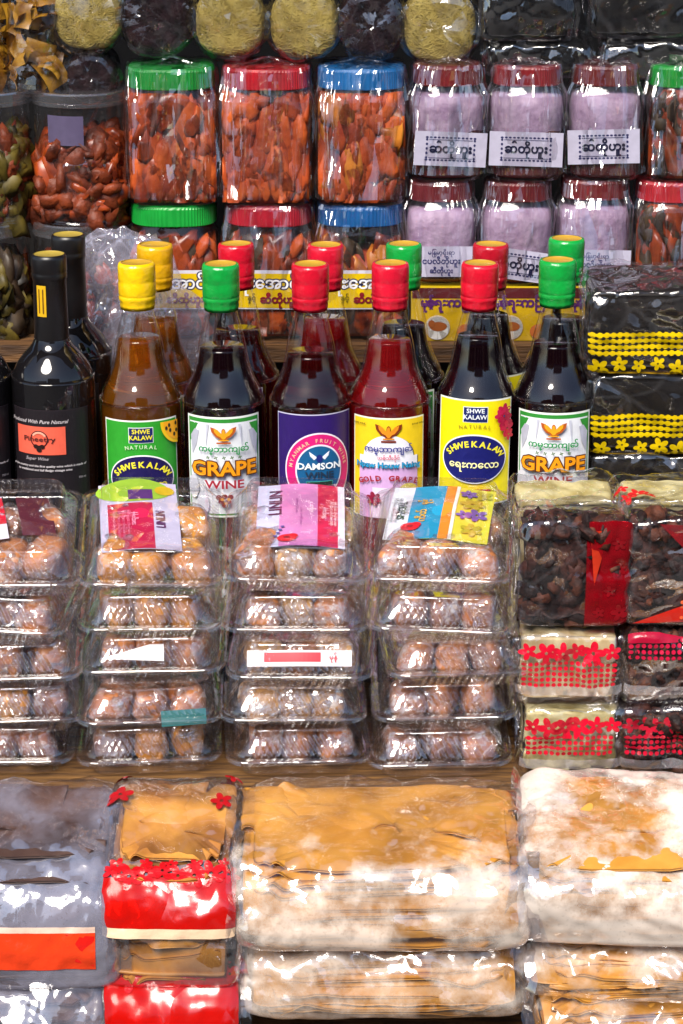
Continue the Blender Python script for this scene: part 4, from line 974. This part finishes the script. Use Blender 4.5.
CREAM = mat('cream_rice_cake', '#d9cf9c', '#a8985c', scale=45, rough=.6, bump=.5, bscale=120)
CREAMR = mat('cream_rice_roll', '#e0cfa0', '#b89a66', scale=30, rough=.55, bump=.3, bscale=90, stretch=(2.4, 1, .35))
PLUM = mat('dark_plum_cake', '#472822', '#180d0d', scale=70, rough=.6, spec=.25, bump=.8, bscale=130, contrast=(.4, .6))
REDC = mat('red_printed_inner', '#8c1018', '#3a080e', scale=30, rough=.35, bump=.4, bscale=70)
CR = [PLUM, mat('crisp_bit_black', '#2e1c1a', '#140c0d', scale=90, rough=.65, spec=.25, bump=.6, bscale=200), mat('crisp_bit_amber', '#5c3222', '#2c1610', scale=90, rough=.65, spec=.25, bump=.6, bscale=200)]
def packs():
    G = 'red printed packs in two columns'
    PY = -.21
    def red_print(pl, s, W, H, t, flow=True, dense=True, c='#c8102c', frac=.52):
        w2 = W*.47; s0 = s + .003; L = []
        h = H*frac
        if flow: L.append((merge([flower(.0085, x, s0 + .008, 5, x*80) for x in np.linspace(-w2*.84, w2*.84, 6)]), c))
        L.append((gingham(-w2, w2, s0 + .016, s0 + h + .004, .0052, .0021), c))
        if dense: L.append((merge([srect(-w2, -w2*.2, s0 + .018 + .0104*k, s0 + .0195 + .0104*k, 12, 2) for k in range(2)]), c))
        pl.print('printed_band', L, t)
    # column beside the trays
    W = .094; xc = P(573, 650, -.273)[0]
    zf = -.0895
    t, pl, s = film_pack('sticky_rice_pack', 'cream pack with red flowers and dots, bottom of the column beside trays', (xc, PY, zf), (TILT, 0, math.radians(1)), W, .125, .07, 101, CREAM, G, seal=.62, lump=.004, lam=.016)
    red_print(pl, s, W*.93, .07, t)
    t, pl, s = film_pack('sticky_rice_pack', 'cream rolled pack with red flowers and dots, under the large plum pack', (xc - .002, PY, zf + .0705), (TILT, 0, math.radians(-1)), W + .002, .125, .07, 102, CREAMR, G, seal=.62, lump=.003, lam=.03)
    red_print(pl, s, W*.95, .07, t, dense=False, frac=.6)
    t, pl, s = film_pack('rice_cake_pack', 'dark plum rice cake pack with red side, standing before the cream slab', (xc - .001, PY - .035, zf + .1415), (math.radians(3), 0, math.radians(2)), .098, .055, .099, 103, PLUM, G, crumbs=CR, lump=.004, lam=.02, amp=.004)
    pl.print('printed_side', [(srect(.009, .0478, s - .006, s + .094, 18, 40), film('deep_red_film', tint=(.7, .02, .03), r0=.045, haze=.4, hazecol=C('#a80d1c'), scale=22, k=.22, k2=.05, rough=.17)), (poly([(.012, s + .004), (.026, s + .002), (.022, s + .03), (.016, s + .052)]), '#b8301a'), (merge([flower(.006, x_, s + y_, 5) for x_, y_ in ((.036, .015), (.04, .04), (.03, .06), (.04, .078), (.02, .08))]), '#7a0a14')], t)
    t, pl, s = film_pack('rice_cake_pack', 'cream rice slab pack behind the dark plum pack', (xc - .003, PY + .032, zf + .139), (math.radians(5), 0, math.radians(2)), .098, .07, .104, 104, CREAM, G, lump=.003, lam=.02)
    # column at the picture edge
    xe = P(677, 650, -.273)[0]
    t, pl, s = film_pack('sticky_rice_pack', 'plum pack with red flowers and checks, bottom of the edge column', (xe, PY, zf), (TILT, 0, math.radians(-1)), W, .125, .07, 105, PLUM, G, crumbs=CR, seal=.62, lump=.004, lam=.016)
    red_print(pl, s, W*.95, .07, t, c='#b5122e')
    t, pl, s = film_pack('sticky_rice_pack', 'plum pack with magenta checks, middle of the edge column', (xe - .001, PY, zf + .0705), (TILT, 0, math.radians(1)), W + .002, .125, .07, 106, PLUM, G, crumbs=CR, seal=.62, lump=.004, lam=.018)
    w2 = W*.46; pl.print('printed_band', [(srect(-w2, w2, s - .006, s + .002, 30, 4), '#a01030'), (gingham(-w2, w2, s + .002, s + .022, .0052, .002), '#b8183c')], t)
    t, pl, s = film_pack('rice_cake_pack', 'dark plum pack with red check flap at the picture edge', (xe + .001, PY - .035, zf + .1415), (math.radians(3), 0, math.radians(-2)), .1, .055, .099, 107, PLUM, G, crumbs=CR, lump=.004, lam=.02, amp=.004)
    pl.print('printed_side', [(poly([(-.02, s - .004), (.048, s - .004), (.048, s + .06), (.02, s + .05), (.004, s + .02)]), MATS['deep_red_film']), (poly([(-.04, s + .09), (.048, s + .092), (.048, s + .05), (.015, s + .066)]), '#cf2418'),
                              (gingham(.0, .046, s + .065, s + .086, .0052, .0018), '#e8603a')], t)
    t, pl, s = film_pack('rice_cake_pack', 'cream rice slab pack with red flower, behind the red check flap pack', (xe, PY + .032, zf + .139), (math.radians(5), 0, math.radians(-2)), .1, .07, .104, 108, CREAM, G, lump=.003, lam=.02)
    pl.print('printed_flowers', [(merge([flower(.007, x, s - y, 5, x*77) for x, y in ((-.04, .012), (-.032, .02), (-.02, .016), (-.044, .026))]), '#c81c20')], t)
packs()

# ------------------------------------------------------------------ top: golden crisp bag and shiny black bags
GOLD = mat('golden_crisp', '#c8952a', '#7c4e10', scale=45, rough=.35, spec=.6, bump=.2)
def golden_bag(label, px, py, W, H, seed, Y=.25):
    x, z = P(px, py, Y - .03)
    t = thing('crisp_bag', label, 'bag of crisps', (x, Y, z), group='golden crisp bags')
    rng = np.random.default_rng(seed); parts = []
    for _ in range(34):
        g = []; a, b = rng.uniform(.011, .019), rng.uniform(.008, .014); cv = rng.uniform(.25, .6); R = rotm(rng)
        for i in range(6):
            for j in range(5):
                u, v = i/5*2 - 1, j/4*2 - 1; g.append((u*a, v*b, cv*a*(u*u) + .2*b*math.sin(3*v)))
        g = np.array(g)@R.T; g += np.array((rng.uniform(-W*.42, W*.42), rng.uniform(-.026, .02), rng.uniform(.012, H - .012))); parts.append((g, quads(6, 5, False)))
    v, f, i = join(parts); obj('crisps', mesh('crisps', v, f, GOLD, smooth=True), t)
    V, F = loft([rr(W*k, .062*k, .02, zz, 80) for k, zz in ((.7, 0), (.96, .006), (1, .02), (1, H*.5), (.98, H*.85), (.8, H), (.5, H + .006))])
    V2 = []
    zs = np.linspace(0, 1, 26)
    kk = np.interp(zs, (0, .05, .15, .5, .85, 1), (.75, .96, 1, 1.02, .96, .8))
    V, F = loft([rr(W*k, .066*k, .02, zz*H, 80) for k, zz in zip(kk, zs)]); d = V.copy(); d[:, 2] = 0; d /= np.linalg.norm(d, axis=1)[:, None]
    V = V + d*crumple(V, seed, .004)[:, None]
    obj('film', mesh('film', V, F, FILM), t)
golden_bag('film bag of golden crisps standing beside the first yellow noodle pack', 32, 98, .05, .115, 111)
golden_bag('film bag of golden crisps cut by the picture edge', -22, 98, .052, .11, 112, .255)
SHB = mat('black_bag_filling', '#100e0e', '#050404', scale=30, rough=.4)
def black_bag(label, x0, x1, y0, y1, seed, Y=.27, tilt=8):
    xa, zt_ = P(x0, y0, Y - .045); xb, zb_ = P(x1, y1, Y - .045)
    t, pl, s = film_pack('black_tea_bag', label, ((xa + xb)/2, Y, zb_), (math.radians(tilt), 0, 0), xb - xa, .09, zt_ - zb_, seed, SHB, 'shiny black film bags at the top', cat='food pack', amp=.0045, fm=film('shiny_film', r0=.12, scale=20, k=.3, k2=.08, scale2=80, haze=.006, crease=.04, rough=.05))
    return t
black_bag('shiny black film bag, upper one beside the lumpy yellow noodle pack', 482, 574, -14, 36, 121)
black_bag('shiny black film bag, upper one at the picture corner', 592, 690, -16, 33, 122)
black_bag('shiny black film bag with pale blue glints, lower one above the paste jars', 486, 591, 39, 72, 123, .268)
black_bag('shiny black film bag, lower one above the green lid dark jar', 606, 700, 36, 74, 124, .268)

# ------------------------------------------------------------------ clear pastry trays
TW, TD, THt = .130, .172, .0440
def tray_meshes():
    n = 640
    def rib(R, wx, wy, r, amp, pitch=.0062):
        pts, cum = rring(wx, wy, r, 0); s = np.linspace(0, cum[-1], n, endpoint=False)
        m = round(cum[-1]/pitch); c = R[:, :2]/np.maximum(np.abs(R[:, :2]).max(axis=1), 1e-6)[:, None]
        d = np.where(np.abs(R[:, :1])/wx > np.abs(R[:, 1:2])/wy, np.stack([np.sign(R[:, 0]), 0*R[:, 0]], 1), np.stack([0*R[:, 0], np.sign(R[:, 1])], 1))
        corner = (np.abs(R[:, 0]) > wx/2 - r) & (np.abs(R[:, 1]) > wy/2 - r)
        R = R.copy(); R[:, :2] += d*(amp*np.cos(2*math.pi*m*s/cum[-1])*np.where(corner, 0, 1))[:, None]
        return R
    q = TD - .148
    base = [rr(.094, .11 + q, .012, .0012, n), rr(.1, .116 + q, .014, 0, n), rr(.104, .12 + q, .015, .0012, n)]
    for k, z in enumerate(np.linspace(.003, .0165, 5)): base.append(rib(rr(.105 + .0022*k, .121 + q + .0022*k, .016, z, n), .105 + .0022*k, .121 + q + .0022*k, .016, .00035*(0 if k == 4 else 1)))
    base += [rr(.117, .133 + q, .017, .0178, n), rr(TW, TD, .02, .0182, n), rr(TW + .0012, TD + .0012, .02, .0165, n)]
    V, F = loft(base, True, False); mb = mesh('base', V, F, CLAM, smooth=True)
    lid = [rr(TW + .0022, TD + .0022, .021, .0170, n), rr(TW + .002, TD + .002, .021, .0190, n), rr(TW + .0008, TD + .0008, .0205, .0203, n), rr(TW - .0012, TD - .0012, .02, .0209, n), rr(TW - .0032, TD - .0032, .019, .0206, n), rr(TW - .005, TD - .005, .019, .0202, n), rr(.1175, .1335 + q, .017, .0202, n), rr(.1165, .1325 + q, .017, .0216, n)]
    for k, z in enumerate(np.linspace(.0225, .0370, 6)):
        wx, wy = .116 - .0038*k, .132 + q - .0038*k; lid.append(rib(rr(wx, wy, .017, z, n), wx, wy, .017, .0009*(0.4 if k in (0, 5) else 1.25)))
    lid += [rr(.0955, .1115 + q, .015, .0392, n), rr(.094, .11 + q, .015, .0412, n), rr(.0925, .1085 + q, .014, .0422, n), rr(.0905, .1065 + q, .014, .0426, n), rr(.0885, .1045 + q, .013, .0423, n), rr(.087, .103 + q, .013, .0417, n), rr(.06, .07 + q, .01, .0416, n), rr(.01, .012, .002, .0414, n)]
    V, F = loft(lid, False, True)
    V[:, 2] += np.where(V[:, 2] > .040, .0006*np.sin(V[:, 0]*90)*np.cos(V[:, 1]*70), 0)
    ml = mesh('lid', V, F, CLAM, smooth=True)
    for m_ in (mb, ml): m_.set_sharp_from_angle(angle=math.radians(40))
    return mb, ml
MB, ML = tray_meshes()
def bun_mesh(seed, ax, ay, az):
    n, m = 52, 30; V = []
    for i in range(m):
        f = math.pi*(i + .5)/m - math.pi/2
        for j in range(n):
            t = 2*math.pi*j/n; e = .55
            cf, sf = math.cos(f), math.sin(f)
            V.append((ax*np.sign(math.cos(t))*abs(math.cos(t))**e*abs(cf)**.55, ay*np.sign(math.sin(t))*abs(math.sin(t))**e*abs(cf)**.55, az*np.sign(sf)*abs(sf)**.8))
    V = np.array(V); V = V*(1 + .14*wav(V, seed, .035) + .03*wav(V, seed + 5, .009))[:, None]; V[:, 2] -= V[:, 2].min()
    F = quads(m, n); F.append(tuple(range(n))[::-1]); F.append(tuple(range((m - 1)*n, m*n)))
    return V, F
BUN = [powder_mat('golden_bun', '#eca23a', '#c47824', white='#e4d4c0', lo=.56, hi=.7, scale=60),
       powder_mat('pale_dusted_bun', '#d8a868', '#ae783e', white='#e8e0da', lo=.5, hi=.62, scale=90),
       powder_mat('brown_bun', '#d48a50', '#a05c2c', white='#d8ccc4', lo=.52, hi=.66, scale=55),
       powder_mat('dark_bun', '#b0704a', '#744428', white='#d4ccc8', lo=.52, hi=.64, scale=60)]
BWR = film('bun_wrapper', r0=.16, scale=75, k=.55, k2=.3, haze=.03, crease=.45, rough=.06)
BM = {}
for kk in range(4):
    for sd in range(5):
        V, F = bun_mesh(200 + 10*kk + sd, .0178, .026, .0165)
        d = V - np.array((0, 0, .0165)); d /= np.linalg.norm(d, axis=1)[:, None]
        W_ = V + d*(.0018 + crumple(V, 300 + kk*7 + sd, .0026, (.024, .016, .011)))[:, None]; W_[:, 2] = np.maximum(W_[:, 2], -.0002)
        BM[kk, sd] = (mesh('bun', V, F, BUN[kk], smooth=True), mesh('wrapper', W_, F, BWR))
ORD = ['topmost', 'second', 'middle', 'fourth', 'lowest']
POS = {-1: 'first', 0: 'middle', 1: 'last'}
KINDN = ['golden', 'pale dusted', 'brown', 'dark brown']
STK = [('cut off tray stack beside the yellow label trays', 1, 0.), ('tray stack under the papaya label bottle', 138, 0.), ('tray stack under the damson bottle', 297, 0.), ('tray stack under the navy oval bottle', 446, 0.)]
STKS = ['stack cut by the picture edge', 'stack below the papaya bottle', 'stack below the damson bottle', 'stack below the navy oval bottle']
KIN = [(2, 2, 2, 3, 3), (0, 0, 2, 2, 3), (1, 1, 1, 1, 2), (2, 2, 2, 2, 3)]
proto = None
rng = np.random.default_rng(9)
FY = -.277                                           # front edge of the trays
def tray_frame(k, lev, base_z=-.096):
    """location of tray lev (0 = topmost) of stack k on the sloping plank"""
    n = 4 - lev
    px = (1, 148, 297, 446)[k]
    up = np.array((0, -math.sin(TILT), math.cos(TILT))); fw = np.array((0, math.cos(TILT), math.sin(TILT)))
    x0 = P(px, 680, FY)[0]
    p = np.array((x0, FY, base_z)) + fw*(TD/2) + up*(n*THt)
    return p
JIT = {}
for k in range(4):
    for lev in range(5):
        p = tray_frame(k, lev)
        jx, jy, yaw = rng.uniform(-.007, .007), rng.uniform(-.008, .008), rng.uniform(-5.5, 5.5)
        if lev == 0: yaw = (3.5, 3.0, .5, -5.0)[k]; jx = (0.004, .002, 0, -.002)[k]
        if k == 0 and lev > 2: jx -= .004
        extra = math.radians(4.5) if lev == 0 else 0
        loc = p + np.array((jx, jy, 0)); rot = (TILT + extra + math.radians(rng.uniform(-1.2, 1.2)), math.radians(rng.uniform(-1.6, 1.6)), math.radians(yaw))
        if lev == 0: loc = loc + np.array((0, 0, .0078))
        lab = f'{ORD[lev]} clear ribbed pastry tray in the {STKS[k]}'
        t = thing('pastry_tray', lab, 'plastic tray', loc, rot, 'clear ribbed pastry trays')
        obj('base', MB, t); obj('lid', ML, t)
        Rm = np.array(t.rotation_euler.to_matrix()) if hasattr(t.rotation_euler, 'to_matrix') else np.eye(3)
        for row in ((0, 1) if lev == 0 else (0,)):
            for s in (-1, 0, 1):
                kd = KIN[k][lev]
                if rng.random() < .25: kd = (kd + 1) % 4
                sd = int(rng.integers(0, 5)); a, wmesh = BM[kd, sd]
                q = np.array((s*.0315 + rng.uniform(-.002, .002), -.043 + row*.052 + rng.uniform(-.002, .002), .0035))
                if k == 1 and lev < 2: q[0] *= .97
                q = Rm@q + np.array(loc)
                rowt = '' if row == 0 else ' back row'
                sz = rng.uniform(.76, 1.02); zz = rng.uniform(.84, 1.08)
                b = thing('wrapped_bun', f'{KINDN[kd]}{rowt} bun, {POS[s]} in {ORD[lev]} tray, {STKS[k]}', 'bun', q, (rot[0], rot[1] + rng.uniform(-.12, .12), rot[2] + rng.uniform(-.5, .5)), 'wrapped buns in clear trays'); b.scale = (sz, sz*rng.uniform(.85, 1.1), zz)
                obj('bun_body', a, b); obj('wrapper', wmesh, b)
        JIT[k, lev] = (loc, Rm, rot)
# printed inserts under the lids of the topmost trays
def insert(k, lev, label, layers, x0=0, y0=0, yaw=0., z=.0378, tip=0.):
    loc, Rm, rot = JIT[k, lev]
    wr = lambda x, y, h: np.stack([x, y, .0018*np.sin((x + .02)*70) + .0015*np.cos(y*60) + h], 1)
    o = obj('printed_insert', layers_mesh('printed_insert', layers, wr, .0002)); o.location = Rm@np.array((x0, y0, z)) + loc
    o.rotation_euler = (rot[0] + tip, rot[1], rot[2] + yaw)
    return tag(o, label, 'paper insert', 'printed paper inserts in the trays')
def g(wd, ht, x=0, y=0): return rect(wd, ht, x, y, 14, 14)
ROSE = lambda x, y: [(merge([ell(.0085, .0062, x, y, 16, 2), ell(.005, .004, x + .005, y + .003, 12, 2)]), '#d8202c'), (ell(.003, .002, x, y + .001, 12, 1), '#8c0f1c')]
insert(2, 0, 'pink paper insert with dark lettering and red rose under a tray lid', [(g(.078, .118), '#cfd0ee'), (g(.05, .118, .006), '#d888c4'), (g(.018, .118, .024), '#cf2450'), (g(.006, .118, .036), '#e8dcec'),
       (mv(text('LINLIN', .016, .02, sx=1.1), -.0175, .02, math.pi/2), '#5a2050'), (merge([mv(text('အထူးမုန့်', .0058, .01), .0225, -.002, math.pi/2), mv(text('မြန်မာ', .0055, .01), .011, .004, math.pi/2)]), '#eac0d8'), (merge([mv(text('ပါဝင်ပစ္စည်းများ သကြား ဂျုံမှုန့်', .0034, .01), .028 + .0035*i, .0, math.pi/2) for i in range(2)]), '#f4dfe6'), (merge([mv(text('ကောင်းမွန်သော အရသာ', .003, .0), -.003 + .004*i, .01 - .02*i, math.pi/2) for i in range(2)]), '#8a3c7c')] + ROSE(-.012, -.047) + [(merge([ell(.002, .0014, -.022 + .002*i, -.043 + .005*i, 8, 1) for i in range(4)]), '#6a5aa0')], .002, .003)
insert(1, 0, 'magenta paper insert beside a green leaf print, under a tray lid', [(g(.07, .12), '#c6c0dc'), (g(.04, .078, -.008, -.02), '#c01a4a'), (ell(.034, .022, -.004, .044, 24, 3), '#9cc43a'), (g(.022, .02, .002, .036), '#5a2a7a'), (ell(.009, .009, .024, .044, 14, 2), '#d8b41c'),
       (mv(text('LINLIN', .0115, .02, sx=.8), .022, -.012, math.pi/2), '#6a2a62'), (mv(text('အထူးမုန့်', .0058, .01), -.004, -.012, math.pi/2), '#e89ab8'), (merge([mv(text('ပါဝင်ပစ္စည်းများ သကြား ဂျုံမှုန့်', .0034, .01), -.022 + .0042*i, -.02, math.pi/2) for i in range(4)]), '#e07a9c')], -.012, .004, .06)
insert(3, 0, 'yellow and blue paper insert with orange edge under the tilted tray lid', [(g(.092, .1), '#d6cc3a'), (g(.02, .1, -.036), '#dce0ea'), (g(.03, .1, -.012), '#1f93bd'), (g(.009, .1, .0065), '#e08a2a'), (g(.003, .1, .0125), '#f0e8dc'),
       (mv(text('SPECIAL', .0095, .02), -.031, .0, math.pi/2), '#2a4a2a'), (merge([mv(text('ကိတ်', .0095, .03), -.012, -.012, math.pi/2), mv(text('မုန့်', .0095, .03), -.012, .014, math.pi/2)]), '#d8a838'),
       (merge([flower(.011, .03, -.03, 6), flower(.009, .027, .012, 6), flower(.008, .035, .034, 5)]), '#b4a428'), (merge([flower(.007, .022, -.008, 5), flower(.008, .034, -.008, 5), flower(.007, .024, .034, 6)]), '#7a5aa0'), (merge([mv(text('ပါဝင်ပစ္စည်းများ သကြား ဂျုံမှုန့်', .0034, .01), -.041 + .0042*i, .0, math.pi/2) for i in range(2)]), '#4a4a4a')] + ROSE(-.024, -.031), -.002, .006, -.05)
insert(0, 0, 'torn red and white paper insert in the cut off topmost tray', [(g(.03, .07, .02), '#5a2030'), (g(.026, .076, -.02), '#e4dce8'), (g(.014, .05, -.014, .01), '#c81c34')], .004, .002, .15)
insert(2, 2, 'white paper strip with red print behind the lid wall of middle tray below damson bottle', [(g(.092, .014), '#ebe6ea'), (g(.05, .0085, -.006, .001), '#d82a3a'), (mv(text('မုန့်', .006, .02), .03, -.001), '#c02a3a')], 0, -.071, .02, .031, 1.0)
insert(1, 2, 'white paper corner behind the lid wall of middle tray below papaya bottle', [(poly([(-.045, -.004), (.012, -.007), (.012, .008), (.0, .008)]), '#f0ecec')], 0, -.071, .0, .030, 1.0)
insert(1, 3, 'teal paper slip in the fourth tray below papaya bottle', [(g(.04, .014), '#2a6a6a')], .03, -.072, .1, .016, 1.1)
for o in list(bpy.data.objects):
    if o.type == 'EMPTY' and not o.children: bpy.data.objects.remove(o)
